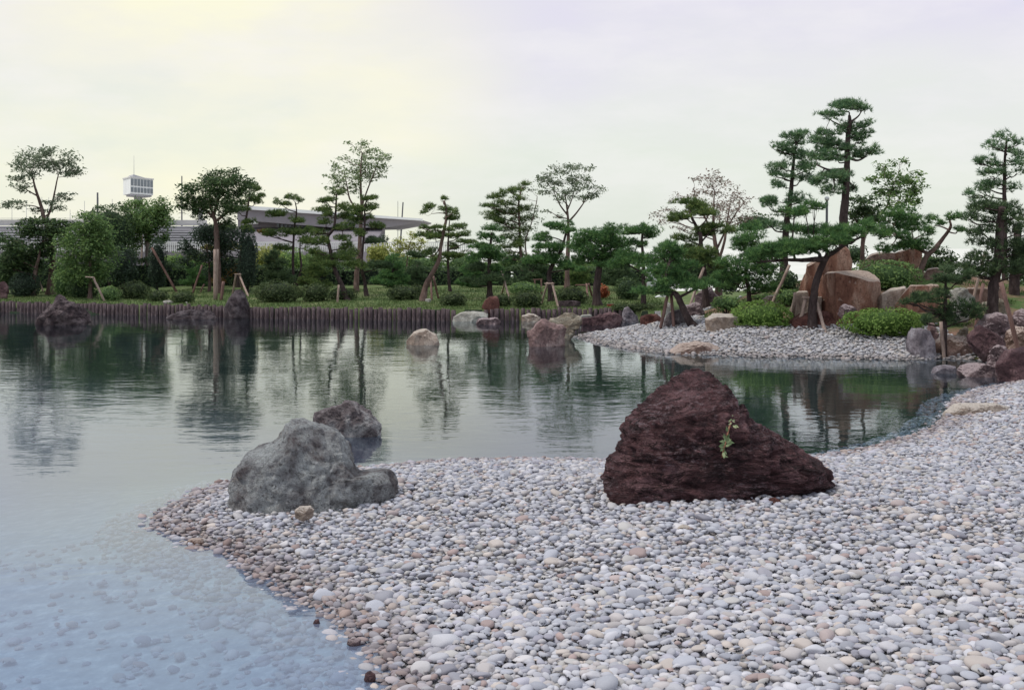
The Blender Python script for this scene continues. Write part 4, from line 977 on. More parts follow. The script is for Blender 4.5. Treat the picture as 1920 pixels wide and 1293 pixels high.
# ------------------------------------------------------------------ props under the trees
def prop_tube(p0, p1, r0, name, mat, parent):
    org = Vector(parent.location)
    mb = MB(); a, b = Vector(p0) - org, Vector(p1) - org
    n = 5
    pts = [a.lerp(b, i / n) + Vector((random.uniform(-.006, .006), random.uniform(-.006, .006), 0)) for i in range(n + 1)]
    mb.tube(pts, [r0 * random.uniform(.92, 1.08) for _ in pts], 8)
    return mb.build(name, M[mat], parent, True)
def prop(label, crop, legs, bar=None, r0=.035, mat='pole', d=None, group='wooden props holding up the trees'):
    """legs: [(top x, top y, foot x, foot y)], bar: (x, y, x, y); feet stand on the ground where the photo shows them"""
    L = []
    for (tx, ty, fx, fy) in legs:
        a, b = P(crop, tx, ty), P(crop, fx, fy)
        df = d if d is not None else hit(*b)
        L.append((a, b, df))
    dm = sum(x[2] for x in L) / len(L)
    foot = W(*L[0][1], L[0][2])
    cat = 'tree prop'
    e = empty('tree_prop' if bar or len(legs) > 1 else 'prop_pole', foot, label, cat, group)
    for i, (a, b, df) in enumerate(L):
        f = W(*b, df); f.z = min(f.z, gz(f.x, f.y)) - .08
        prop_tube(f, W(*a, dm + .05 * (i % 2)), r0, 'pole', mat, e)
    if bar:
        a, b = P(crop, bar[0], bar[1]), P(crop, bar[2], bar[3])
        prop_tube(W(*a, dm - .05), W(*b, dm - .05), r0 * .62, 'crossbar', mat, e)
    return e
prop('pale leaning prop with a crossbar under the feathery trees on the left', 'A', [(565, 905, 642, 1052)], (518, 902, 572, 906))
prop('short pale prop by the dark round shrub', 'A', [(238, 928, 264, 988)])
prop('straight pale prop standing beside the pale trunk', 'A', [(862, 650, 857, 940)])
prop('long brown prop slanting down to the lawn right of the pale trunk', 'A', [(920, 725, 1078, 994)], mat='pole_dark', r0=.045)
prop('two thick pale posts under the flat shelf of the layered pine', 'B', [(333, 735, 334, 1040), (346, 735, 338, 1035)], r0=.055)
prop('short stout post leaning beside the two thick pale posts', 'B', [(385, 930, 368, 1040)], r0=.05, mat='pole_dark')
prop('dark slanting prop between the small azaleas and the layered pine', 'B', [(255, 830, 192, 1003)], mat='pole_dark')
prop('thin short prop leaning right behind the dark slanting one', 'B', [(268, 945, 236, 1000)], mat='pole_dark', r0=.028)
prop('small tripod with a crossbar behind the cone shaped rock', 'B', [(462, 885, 438, 1003), (482, 885, 502, 1000), (485, 900, 540, 1018)], (452, 886, 493, 886))
prop('pale upright prop under the leaning trunk of the layered pine left of the zelkova', 'C', [(178, 950, 171, 1057)])
prop('pair of slim props behind the crooked pine', 'C', [(735, 900, 742, 1046), (752, 900, 786, 1035)], mat='pole_dark')
prop('tripod of pale props by the upright dark red stone', 'D', [(262, 740, 312, 912), (285, 785, 256, 880)], (262, 790, 292, 788))
prop('tripod with a crossbar straddling the pine between two clipped azaleas', 'D', [(538, 810, 496, 940), (567, 810, 608, 958)], (520, 814, 582, 812))
prop('crossbar and two props left of the stout round pine', 'D', [(775, 815, 783, 905), (788, 815, 812, 892)], (705, 822, 790, 822), mat='pole_dark')
prop('low crossbar prop behind the clipped azaleas', 'D', [(462, 790, 462, 880), (500, 788, 502, 880)], (448, 790, 508, 787), mat='pole_dark', r0=.028)
prop('tripod under the crown of the leaning pine on the gravel', 'E', [(365, 870, 308, 1098), (382, 868, 402, 1082)], (345, 880, 395, 876), mat='pole_dark', r0=.036)
prop('slanting pale prop behind the leaning pine', 'E', [(582, 715, 468, 922)], d=31)
prop('long pale prop slanting up from the rounded tan block', 'E', [(1100, 700, 972, 888)], d=29.2)
prop('tall tripod with a crossbar around the big pine on the mound', 'G', [(392, 605, 322, 838), (470, 605, 560, 880), (306, 560, 282, 768)], (362, 592, 505, 602), r0=.04)
prop('short prop at the water under the small dark pine', 'H', [(425, 965, 442, 1120)], d=24.3, r0=.036)
prop('tall heavy prop slanting down across the brown boulders', 'H', [(718, 775, 820, 1092)], None, d=22.9, r0=.042, mat='pole_dark')
prop('thin dark prop left of the tall dark pine trunk', 'H', [(630, 780, 584, 885)], d=26, mat='pole_dark')
prop('pale slanting prop high behind the tall dark pine', 'H', [(640, 625, 565, 780)], d=28)
# ------------------------------------------------------------------ foliage
def unit(r, n):
    v = r.normal(size=(n, 3)); return v / np.linalg.norm(v, axis=1)[:, None]
def needle_tufts(r, C, D, nb, L, wd):
    """radiating needles: C tuft centres, D main directions"""
    n = len(C)
    dirs = D[:, None, :] * .75 + unit(r, n * nb).reshape(n, nb, 3) * .75
    dirs /= np.linalg.norm(dirs, axis=2)[..., None]
    side = np.cross(dirs, unit(r, n * nb).reshape(n, nb, 3)); side /= np.linalg.norm(side, axis=2)[..., None] + 1e-9
    ln = L * r.uniform(.65, 1.25, (n, nb, 1))
    B = C[:, None, :] + dirs * .008
    V = np.stack([B - side * wd, B + side * wd, B + dirs * ln], 2).reshape(-1, 3)
    F = np.arange(n * nb * 3).reshape(-1, 3)
    tint = np.repeat(np.clip(r.normal(.52, .24, (n, 1)) + r.normal(0, .1, (n, nb)), 0, 1).ravel(), 3)
    return V, F, tint
def pad_points(r, c, rx, ry, rz, dens, lump=5):
    """points through an irregular flattened cushion made of several lobes"""
    k = max(3, lump)
    P_ = []; Dv = []
    area = math.pi * rx * ry
    n = max(24, int(dens * area))
    lob = []
    for i in range(k):
        a = r.uniform(0, 2 * math.pi); q = math.sqrt(r.uniform(0, 1)) * .72
        f = r.uniform(.38, .62)
        lob.append((q * math.cos(a) * rx, q * math.sin(a) * ry, r.uniform(-.5, .45) * rz, rx * f, ry * f, rz * r.uniform(.55, .85)))
    wts = np.array([l[3] * l[4] for l in lob]); wts /= wts.sum()
    which = r.choice(k, n, p=wts); lob = np.array(lob)[which]
    u = unit(r, n)
    u[:, 2] = np.where(u[:, 2] < 0, u[:, 2] * .55, u[:, 2])
    rad = r.uniform(.25, 1, (n, 1)) ** .45 * r.normal(1, .07, (n, 1))
    pts = lob[:, :3] + u * rad * lob[:, 3:]
    dirs = u * np.array([.55, .55, .35]) + np.array([0, 0, .75]) + r.normal(0, .22, (n, 3))
    dirs /= np.linalg.norm(dirs, axis=1)[:, None]
    return pts + np.array(c), dirs
def leaves(r, C, N, size):
    """pointed leaf faces, two triangles each folded along the midrib"""
    n = len(C)
    a = np.cross(N, unit(r, n)); a /= np.linalg.norm(a, axis=1)[:, None] + 1e-9
    b = np.cross(N, a)
    s = (size * r.uniform(.6, 1.35, n))[:, None]
    V = np.stack([C - a * s, C + b * s * .42 + N * s * .12, C + a * s, C - b * s * .42 + N * s * .12], 1).reshape(-1, 3)
    k = np.arange(n)[:, None] * 4
    F = np.concatenate([k + np.array([[0, 1, 2]]), k + np.array([[0, 2, 3]])], 1).reshape(-1, 3)
    tint = np.repeat(np.clip(r.normal(.52, .24, n), 0, 1), 4)
    return V, F, tint
def along(path, k):
    k = max(0, min(len(path) - 1.001, k)); i = int(k); return path[i].lerp(path[i + 1], k - i)
def tree_base(crop, trunk, d):
    b = P(crop, *trunk[0])
    dd = d if d is not None else hit(*b)
    f = W(*b, dd); f.z = min(f.z, gz(f.x, f.y)) if d is None else min(f.z, max(gz(f.x, f.y), f.z - .6))
    return b, dd, f
def build_trunk(r, crop, trunk, dd, foot, r0, root, mat, taper=.3, extra=(), name='trunk'):
    org = Vector(foot)
    pts = []
    for i, q in enumerate(trunk):
        p = W(*P(crop, *q), dd + (0 if i == 0 else r.normal(0, .07)))
        pts.append(p)
    pts[0] = Vector((pts[0].x, pts[0].y, foot.z - .12))
    path = smooth_path(pts, 5)
    n = len(path)
    rad = [r0 * ((1 - t) * (1 + .55 * max(0, .12 - t) / .12) + taper * t) for t in (i / (n - 1) for i in range(n))]
    mb = MB(); mb.tube([p - org for p in path], rad, 10, True, .10)
    for lim, lr in extra:
        q = [W(*P(crop, *v), dd + r.normal(0, .15)) for v in lim]
        j = min(path, key=lambda p: (p - q[0]).length); q[0] = j
        lp = smooth_path(q, 5)
        mb.tube([p - org for p in lp], [lr * (1 - .7 * i / len(lp)) for i in range(len(lp))], 7, True, .08)
        path = path + lp
        rad = rad + [lr * (1 - .7 * i / len(lp)) for i in range(len(lp))]
    o = mb.build(name, M[mat], root, True)
    return o, path, rad
def limb(r, path, rad, tgt, sag=.2):
    """branch from the trunk out to a point: leaves lower down, rises at its end"""
    best, bi = None, 0
    for i, p in enumerate(path):
        if i < len(path) * .18 and len(path) > 8: continue
        h = math.hypot(p.x - tgt.x, p.y - tgt.y)
        c = h + 1.1 * abs(p.z - (tgt.z - .28 * h))
        if best is None or c < best: best, bi = c, i
    s = path[bi]
    L = (tgt - s).length
    m1 = s.lerp(tgt, .4) + Vector((r.normal(0, .05), r.normal(0, .05), -sag * L * .25 + r.normal(0, .03))) * 1
    m2 = s.lerp(tgt, .75) + Vector((r.normal(0, .04), r.normal(0, .04), r.normal(0, .03)))
    return smooth_path([s, m1, m2, tgt], 4), min(rad[bi] * .7, max(.013, .028 * math.sqrt(L + .15))), L
NT = {'tri': 0}
def pine(label, crop, trunk, pads, mat='deep', r0=.08, d=None, bark='bark', extra=(), group=None, spread=.55, loose=0., L=.095, dens=560, cat='pine tree', pmat=None, rzs=1.0, ps=1.0, name='pine_tree', taper=.3):
    r = np.random.default_rng(hash_(label))
    b, dd, foot = tree_base(crop, trunk, d)
    root = empty(name, foot, label, cat, group)
    tr_, path, rad = build_trunk(r, crop, trunk, dd, foot, r0, root, bark, extra=extra, taper=taper)
    org = np.array(foot)
    sc = CR[crop][2]
    xs_ = [P(crop, q[0], q[1])[0] for q in pads]
    mxw = spread * max(.5, (max(xs_) - min(xs_)) * dd / FOC * .5)
    for q in pads:
        x, y, rx, ry = q[:4]; rx *= ps; ry *= ps
        pm = q[4] if len(q) > 4 else mat
        dep = dd + r.uniform(-1, 1) * mxw
        c = W(*P(crop, x, y), dep)
        rxw, rzw = rx / sc * dd / FOC, ry / sc * dd / FOC * rzs
        ryw = max(rxw * r.uniform(.7, .95), .14)
        tgt = c - Vector((0, 0, rzw * .35))
        lp, lr, LL = limb(r, path, rad, tgt)
        if LL > .12:
            mb = MB(); mb.tube([p - Vector(foot) for p in lp], [lr * (1 - .65 * i / len(lp)) for i in range(len(lp))], 6, False, .08)
            for _ in range(3 if loose else 2):                     # twigs fanning into the cushion
                e_ = tgt + Vector((r.uniform(-.75, .75) * rxw, r.uniform(-.75, .75) * ryw, r.uniform(.05, .6) * rzw))
                s_ = lp[int(len(lp) * .6)]
                mb.tube([s_ - Vector(foot), s_.lerp(e_, .5) - Vector(foot) + Vector((0, 0, -.03)), e_ - Vector(foot)], [lr * .45, lr * .35, lr * .15], 4, False)
            mb.build('branch', M[bark], tr_, True)
        pts, dirs = pad_points(r, c, rxw * 1.14, ryw * 1.1, rzw * 1.22, dens * (1 - loose * .45), 4 + int(rxw * 6))
        V, F, tint = needle_tufts(r, pts, dirs, 8, L * (1 + .3 * loose), .0075)
        NT['tri'] += len(F)
        mk('foliage_pad', V - org, F, PINE[pm], root, tint=tint)
    return root
def broadleaf(label, crop, trunk, clumps, mat='mid', r0=.07, d=None, bark='bark_brown', extra=(), group=None, spread=.6, size=.055, dens=150, cat='tree', name='tree', twigs=5, taper=.3, limbs=True, depthf=.9):
    r = np.random.default_rng(hash_(label))
    b, dd, foot = tree_base(crop, trunk, d)
    root = empty(name, foot, label, cat, group)
    tr_, path, rad = build_trunk(r, crop, trunk, dd, foot, r0, root, bark, extra=extra, taper=taper)
    sc = CR[crop][2]; org = np.array(foot)
    xs_ = [P(crop, q[0], q[1])[0] for q in clumps]
    mxw = spread * max(.5, (max(xs_) - min(xs_)) * dd / FOC * .5)
    AV, AF, AT = [], [], []; base = 0
    for q in clumps:
        x, y, rx, ry = q[:4]
        dep = dd + r.uniform(-1, 1) * mxw
        c = W(*P(crop, x, y), dep)
        rxw, rzw = 1.1 * rx / sc * dd / FOC, 1.2 * ry / sc * dd / FOC
        ryw = rxw * depthf
        lp, lr, LL = limb(r, path, rad, c, .05)
        ends = []
        for _ in range(twigs + int(rxw * 10)):
            u = unit(r, 1)[0] * r.uniform(.3, 1) ** .4
            ends.append(c + Vector((u[0] * rxw, u[1] * ryw, u[2] * rzw)))
        if limbs:
            mb = MB(); mb.tube([p - Vector(foot) for p in lp], [lr * .8 * (1 - .65 * i / len(lp)) for i in range(len(lp))], 5, False, .06)
            for e_ in ends[:7]:
                s_ = lp[int(len(lp) * r.uniform(.5, .95))]
                mb.tube([s_ - Vector(foot), s_.lerp(e_, .5) - Vector(foot) + Vector((0, 0, .03)), e_ - Vector(foot)], [lr * .32, lr * .22, lr * .10], 4, False)
            mb.build('branch', M[bark], tr_, True)
        area = 4 * math.pi * (rxw * ryw + 2 * rxw * rzw) / 3
        n = max(30, int(dens * 1.45 * area))
        E = np.array([tuple(e) for e in ends])
        which = r.integers(0, len(E), n)
        spr = np.array([max(.07, rxw * .30), max(.07, ryw * .30), max(.03, rzw * .22)])
        pts = E[which] + r.normal(0, 1, (n, 3)) * spr * 1.05
        N_ = r.normal(0, .55, (n, 3)) + np.array([0, 0, .9]); N_ /= np.linalg.norm(N_, axis=1)[:, None]
        V, F, T_ = leaves(r, pts, N_, size * 1.12)
        AV.append(V); AF.append(F + base); AT.append(T_); base += len(V)
    V = np.concatenate(AV); F = np.concatenate(AF); NT['tri'] += len(F)
    mk('crown', V - org, F, LEAF[mat], root, tint=np.concatenate(AT))
    return root
def shrub(label, crop, cx, cy, rx, ry, mat='azalea', d=None, dens=420, size=.042, name='shrub', cat='shrub', group='clipped shrubs on the lawn', flat=.25, depth=.9, lump=.10, base=None, stems=True):
    """a clipped or loose bush: leaves over a lumpy dome with a twiggy core"""
    r = np.random.default_rng(hash_(label))
    yb = cy + ry * .82
    dd = d if d is not None else hit(*P(crop, cx, base if base else yb))
    rxw, rzw = rx / CR[crop][2] * dd / FOC, ry / CR[crop][2] * dd / FOC
    ryw = rxw * depth
    dc = dd + ryw * .75
    c = W(*P(crop, cx, cy), dc)
    g = gz(c.x, c.y)
    foot = Vector((c.x, c.y, min(g, c.z)))
    root = empty(name, foot, label, cat, group)
    area = 2.6 * math.pi * (rxw * ryw + 2 * rxw * rzw) / 3
    n = int(dens * 1.7 * area)
    u = unit(r, n)
    off = r.uniform(-9, 9, 3)
    lum = 1 + lump * (np.sin(u[:, 0] * 5.1 + off[0]) * np.cos(u[:, 1] * 4.3 + off[1]) + .6 * np.sin(u[:, 2] * 7 + u[:, 0] * 8 + off[2]))
    u2 = u.copy(); u2[:, 2] = np.where(u2[:, 2] < 0, u2[:, 2] * .9, u2[:, 2])
    rad = (1 - np.abs(r.normal(0, .09, n))) * lum
    sup = np.sign(u2) * np.abs(u2) ** .88
    pts = np.array(c) + sup * rad[:, None] * np.array([rxw, ryw, rzw])
    pts[:, 2] = np.maximum(pts[:, 2], g + .02)
    N_ = u * .8 + r.normal(0, .55, (n, 3)) + np.array([0, 0, .3]); N_ /= np.linalg.norm(N_, axis=1)[:, None]
    V, F, T_ = leaves(r, pts, N_, size)
    NT['tri'] += len(F)
    mk('foliage', V - np.array(foot), F, LEAF[mat], root, tint=T_)
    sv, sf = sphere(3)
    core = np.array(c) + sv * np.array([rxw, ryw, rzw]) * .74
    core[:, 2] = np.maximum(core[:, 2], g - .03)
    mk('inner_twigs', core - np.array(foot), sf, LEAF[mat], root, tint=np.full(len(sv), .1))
    if stems:
        mb = MB()
        for _ in range(5):
            a = r.uniform(0, 6.28); q = Vector((math.cos(a) * rxw * .5, math.sin(a) * ryw * .5, max(.05, c.z - foot.z)))
            mb.tube([(0, 0, -.05), q * .6, q], [.02, .016, .01], 5, False)
        mb.build('stem', M['bark'], root, True)
    return root
# ------------------------------------------------------------------ trees on the far bank, from the left
GP = 'pruned pines on the far bank'
GI2 = 'pines on the rocky mound'
GT = 'broadleaf trees on the far bank'
broadleaf('tall sparse tree with bare forking limbs and tufts of leaves at the left end', 'A', [(305, 1008), (312, 900), (318, 760), (295, 620), (270, 560), (248, 470), (225, 400), (205, 330), (192, 260)],
    [(220, 180, 95, 45), (300, 150, 55, 30), (120, 215, 60, 22), (170, 260, 65, 35), (390, 195, 65, 45), (440, 245, 55, 35), (420, 285, 65, 22), (330, 240, 35, 28), (90, 312, 50, 22), (120, 348, 50, 18),
     (400, 410, 48, 22), (325, 440, 45, 20), (100, 465, 75, 22), (235, 505, 40, 18), (345, 492, 40, 14), (135, 380, 30, 10), (260, 210, 60, 40)], 'grey', .13, bark='bark_brown',
    extra=[([(275, 565), (300, 510), (325, 420), (345, 320), (355, 280)], .05), ([(300, 520), (330, 490), (345, 485)], .03), ([(232, 420), (170, 380), (125, 350)], .03), ([(250, 480), (190, 470), (110, 468)], .025)], group=GT, size=.06, dens=120, taper=.16)
broadleaf('wide dark spreading tree massed around the tall sparse tree', 'A', [(195, 960), (215, 870), (235, 790), (245, 700)],
    [(250, 610, 120, 40), (130, 690, 105, 55), (60, 790, 80, 60), (330, 650, 90, 45), (180, 800, 95, 55), (385, 600, 60, 30), (20, 850, 55, 50), (250, 740, 70, 50), (90, 880, 80, 40), (390, 690, 55, 40), (420, 590, 40, 25), (170, 590, 60, 30)], 'dark', .09, d=45.5, group=GT, dens=235, size=.062)
broadleaf('feathery yellowish green conifer between the dark tree and the round crowned tree', 'A', [(545, 1000), (548, 880), (545, 740), (545, 640)],
    [(535, 570, 85, 45), (590, 600, 60, 40), (560, 660, 120, 70), (460, 760, 120, 90), (600, 760, 95, 80), (480, 870, 130, 60), (640, 850, 55, 60), (520, 700, 120, 70), (420, 840, 80, 70), (580, 880, 80, 50), (470, 640, 55, 55), (640, 700, 45, 55)], 'mid', .07, d=43.6, group=GT, dens=205, size=.05)
shrub('big dome crowned dark tree standing behind the feathery conifer', 'A', 665, 640, 160, 185, 'dark', d=50, dens=230, size=.06, name='tree', cat='tree', group=GT, lump=.07, depth=.85)
shrub('dark column of foliage under the dome crowned tree', 'A', 740, 840, 90, 130, 'navy', d=49, dens=260, size=.055, name='tree', cat='tree', group=GT)
broadleaf('leafy green tree with a thick pale trunk below the white booth', 'A', [(886, 955), (890, 850), (896, 740), (885, 650), (872, 560), (880, 480)],
    [(800, 472, 60, 30), (895, 495, 100, 45), (985, 465, 50, 32), (880, 560, 115, 55), (960, 600, 70, 45), (790, 585, 85, 45), (1000, 500, 40, 28), (850, 520, 70, 38), (800, 680, 60, 90), (930, 660, 60, 40), (1000, 630, 30, 40), (830, 620, 80, 60), (940, 530, 70, 40), (770, 760, 50, 70)], 'mid', .12, bark='bark_pale', group=GT, dens=230, size=.055, taper=.5)
shrub('narrow dark columnar evergreen right of the pale trunk', 'A', 955, 825, 58, 160, 'navy', d=47.5, dens=300, size=.05, name='tree', cat='evergreen tree', group=GT, lump=.05)
broadleaf('big dense dark green tree with a rounded crown left of the stand', 'B', [(350, 1030), (348, 800), (342, 640), (338, 590), (325, 530), (300, 470)],
    [(430, 275, 55, 35), (350, 310, 75, 45), (480, 340, 75, 45), (250, 370, 85, 45), (380, 390, 135, 65), (150, 390, 50, 40), (200, 450, 85, 45), (300, 460, 95, 55), (440, 460, 85, 55), (520, 350, 45, 28), (140, 470, 28, 22), (400, 560, 55, 45), (230, 520, 55, 28), (360, 350, 90, 40), (490, 410, 50, 35)], 'dark', .13, d=46.5,
    extra=[([(335, 560), (280, 500), (230, 470)], .06), ([(340, 570), (400, 520), (440, 480)], .06), ([(330, 530), (350, 440), (370, 390)], .06)], group=GT, dens=190, size=.055)
broadleaf('dark bushy tree low behind the layered pine', 'B', [(300, 1000), (300, 850), (280, 720)], [(230, 650, 90, 50), (330, 640, 90, 50), (420, 660, 90, 60), (200, 790, 70, 40), (300, 720, 90, 60), (180, 720, 50, 25), (400, 780, 80, 80), (330, 860, 70, 60)], 'navy', .07, d=47.5, group=GT, dens=230, size=.055)
shrub('tall narrow dark evergreen behind the layered pine right of its trunk', 'B', 535, 800, 62, 200, 'navy', d=46, dens=300, size=.05, name='tree', cat='evergreen tree', group=GT, lump=.05)
pine('layered pine with a broad flat shelf held on two pale posts', 'B', [(472, 965), (480, 880), (492, 770), (498, 690), (515, 590), (530, 500), (540, 430), (545, 385)],
    [(585, 372, 40, 20), (545, 345, 32, 22), (560, 425, 58, 24), (608, 412, 30, 14), (590, 456, 30, 14), (470, 500, 68, 24), (510, 452, 32, 18), (400, 612, 90, 24), (530, 612, 55, 24), (390, 712, 70, 24, 'olive'), (310, 728, 50, 20, 'olive'), (480, 725, 50, 20, 'olive'), (200, 775, 62, 34),
     (410, 880, 60, 24, 'rust'), (350, 925, 45, 26, 'rust'), (490, 840, 50, 26, 'rust'), (530, 560, 50, 22)], 'mid', .075, group=GP, spread=.35)
pine('twin trunked pine with open tiers in front of the stand wall', 'B', [(822, 958), (806, 850), (808, 720), (815, 600), (828, 510), (820, 450)],
    [(800, 418, 45, 22), (840, 440, 28, 18), (712, 450, 30, 20), (770, 468, 40, 18), (712, 520, 68, 24), (820, 555, 58, 24), (690, 640, 75, 26), (625, 632, 28, 16, 'rust'), (840, 630, 78, 28), (865, 682, 58, 28), (755, 722, 68, 24), (910, 690, 45, 26), (905, 620, 40, 18)], 'mid', .065,
    extra=[([(830, 505), (780, 495), (735, 465)], .03), ([(865, 972), (856, 850), (848, 760), (850, 680)], .06)], group=GP, spread=.35)
broadleaf('tall airy pale green tree rising above the pines in front of the stand', 'C', [(285, 1040), (286, 900), (300, 760), (312, 600), (316, 480), (312, 380), (312, 250), (320, 150)],
    [(310, 110, 45, 26), (240, 98, 18, 14), (390, 128, 28, 14), (330, 160, 55, 32), (430, 170, 55, 22), (210, 190, 32, 18), (390, 200, 65, 28), (250, 240, 85, 38), (155, 238, 38, 24), (340, 260, 65, 38), (120, 298, 38, 18), (430, 250, 48, 24), (230, 310, 65, 38), (300, 320, 55, 28), (440, 300, 28, 14), (150, 350, 55, 24), (370, 300, 48, 18), (190, 372, 48, 24), (470, 180, 25, 15), (280, 370, 40, 22)], 'bluegreen', .10, d=46, bark='bark_brown',
    extra=[([(300, 520), (250, 440), (230, 360), (215, 280)], .04), ([(318, 470), (350, 380), (390, 280), (420, 200)], .035)], group=GT, size=.055, dens=105, taper=.18)
pine('leaning layered pine at the water edge left of the airy tall tree', 'C', [(238, 1045), (195, 950), (155, 860), (122, 720), (112, 660), (148, 605), (160, 500), (165, 400)],
    [(165, 395, 38, 22), (90, 445, 48, 20), (130, 436, 35, 18), (200, 485, 58, 24), (80, 497, 55, 20), (110, 525, 48, 16), (190, 530, 58, 24), (100, 570, 48, 22), (50, 635, 58, 28), (190, 605, 45, 20), (45, 690, 58, 28), (210, 668, 55, 22), (225, 712, 55, 28), (200, 782, 88, 28), (60, 790, 70, 30), (20, 745, 50, 25), (130, 830, 60, 22)], 'mid', .085,
    extra=[([(112, 660), (70, 640), (30, 650)], .03), ([(150, 605), (200, 620), (260, 600)], .03)], group=GP, spread=.4)
pine('upright layered pine just right of the airy tall tree', 'C', [(350, 1020), (335, 930), (318, 860), (318, 780), (328, 680), (336, 590), (336, 480), (350, 430)],
    [(360, 432, 50, 20), (328, 428, 28, 18), (330, 488, 80, 24), (392, 486, 30, 18), (350, 545, 52, 20), (250, 590, 58, 28), (402, 594, 52, 20), (400, 682, 82, 24, 'black'), (290, 560, 50, 24), (420, 830, 80, 24, 'black'), (280, 832, 78, 32), (235, 750, 58, 28), (300, 640, 50, 22), (270, 515, 45, 20)], 'mid', .065,
    extra=[([(340, 690), (380, 690), (430, 690)], .03)], group=GP, spread=.4)
pine('crooked pine with a pale curved trunk leaning out of the lawn', 'C', [(684, 1048), (705, 960), (745, 880), (785, 800), (798, 710), (818, 610), (832, 520), (818, 440)],
    [(806, 435, 28, 18), (742, 485, 45, 22), (690, 512, 22, 12), (850, 500, 50, 22), (842, 540, 58, 22), (880, 506, 28, 18), (685, 600, 32, 12), (765, 602, 42, 12), (720, 640, 78, 26), (765, 672, 58, 28), (835, 612, 42, 18), (650, 770, 68, 20, 'black'), (722, 748, 58, 20), (800, 655, 45, 22)], 'mid', .095, bark='bark_brown',
    extra=[([(798, 700), (770, 760), (720, 780), (660, 775)], .025), ([(832, 520), (790, 515), (740, 520)], .02)], group=GP, spread=.4)
pine('straight thin pine close behind the crooked pine', 'C', [(855, 992), (842, 870), (840, 740), (845, 620), (850, 560)],
    [(910, 600, 52, 18), (872, 650, 48, 20), (932, 645, 42, 18), (962, 690, 58, 14), (862, 720, 48, 24), (850, 772, 58, 20), (900, 770, 70, 20), (790, 790, 55, 22)], 'mid', .055, group=GP, spread=.4)
pine('tall loose tiered conifer with upturned open branches mid bank', 'D', [(392, 812), (384, 720), (374, 600), (368, 450), (364, 320), (385, 230)],
    [(400, 212, 38, 18), (362, 245, 45, 22), (310, 250, 58, 22), (232, 290, 65, 18), (358, 300, 50, 26), (180, 345, 58, 12), (215, 390, 68, 20), (300, 380, 78, 26), (388, 360, 65, 24), (250, 430, 60, 18), (320, 440, 75, 28), (300, 480, 58, 26), (330, 540, 75, 28), (290, 585, 65, 26), (400, 490, 50, 24), (200, 420, 45, 14), (270, 330, 60, 20), (420, 420, 45, 20), (380, 570, 60, 24), (270, 640, 55, 24)], 'mid', .085, bark='bark_brown', group=GP, spread=.5, loose=.8, L=.13, dens=330)
broadleaf('slender half bare tree leaning beside the loose tiered conifer', 'D', [(446, 812), (428, 720), (408, 620), (408, 540), (440, 450), (470, 330), (476, 285)],
    [(440, 240, 38, 12), (490, 260, 18, 10), (465, 420, 38, 35), (430, 370, 35, 30), (480, 360, 25, 25), (440, 480, 45, 30), (400, 300, 30, 18), (400, 620, 25, 15)], 'grey', .045, bark='bark_brown', group=GT, dens=60, size=.05)
pine('low dense pine with tiers behind the upright dark red stone', 'D', [(190, 902), (186, 760), (190, 620), (200, 505)],
    [(200, 488, 55, 28), (155, 530, 58, 24), (130, 590, 68, 20), (200, 610, 85, 32), (110, 650, 78, 28), (220, 660, 92, 36), (130, 720, 80, 30, 'black'), (170, 790, 110, 34, 'black'), (240, 730, 60, 28), (60, 800, 50, 24, 'black'), (240, 550, 40, 24)], 'deep', .10, group=GP, spread=.45)
broadleaf('grey green vase shaped tree standing tall in the middle of the far bank', 'D', [(656, 838), (658, 720), (664, 560), (664, 440), (656, 350), (640, 250)],
    [(580, 105, 24, 30), (510, 155, 38, 18), (560, 170, 55, 26), (640, 130, 58, 24), (710, 110, 58, 22), (780, 115, 38, 18), (550, 212, 58, 28), (640, 200, 65, 32), (720, 188, 58, 32), (790, 200, 48, 28), (838, 240, 28, 18), (800, 262, 55, 28), (730, 250, 55, 24), (570, 262, 55, 24), (660, 270, 55, 24), (812, 290, 38, 14), (545, 380, 28, 10), (600, 402, 28, 10), (490, 180, 30, 14), (620, 310, 40, 18), (740, 300, 40, 16)], 'grey', .10, d=47, bark='bark_brown',
    extra=[([(668, 450), (710, 390), (760, 320), (790, 260)], .04), ([(662, 420), (610, 330), (570, 240)], .035), ([(660, 380), (690, 290), (710, 200)], .03), ([(655, 340), (590, 260), (530, 200)], .022)], group=GT, size=.05, dens=120, taper=.16)
pine('pine with a tripod between two clipped azaleas', 'D', [(562, 920), (556, 840), (548, 760), (572, 695), (622, 610), (640, 550), (652, 495)],
    [(600, 468, 88, 26), (672, 490, 42, 24), (520, 545, 58, 32), (550, 580, 78, 28), (580, 618, 58, 24), (480, 672, 88, 28), (565, 660, 105, 32), (700, 720, 78, 28), (480, 605, 50, 28), (630, 700, 50, 24), (510, 520, 40, 20)], 'deep', .10, group=GP, spread=.4,
    extra=[([(560, 730), (620, 735), (690, 725)], .03)])
pine('stout round headed pine with a flared rusty trunk foot', 'D', [(840, 948), (836, 860), (845, 760), (858, 680), (880, 600)],
    [(940, 490, 58, 32), (760, 530, 78, 36), (850, 525, 95, 42), (900, 580, 95, 42), (965, 570, 58, 38), (735, 580, 55, 36), (800, 620, 100, 42), (900, 640, 95, 36), (770, 665, 68, 28), (965, 640, 40, 28), (850, 690, 60, 22)], 'deep', .14, group=GP, spread=.6, dens=560, taper=.5, ps=1.2)
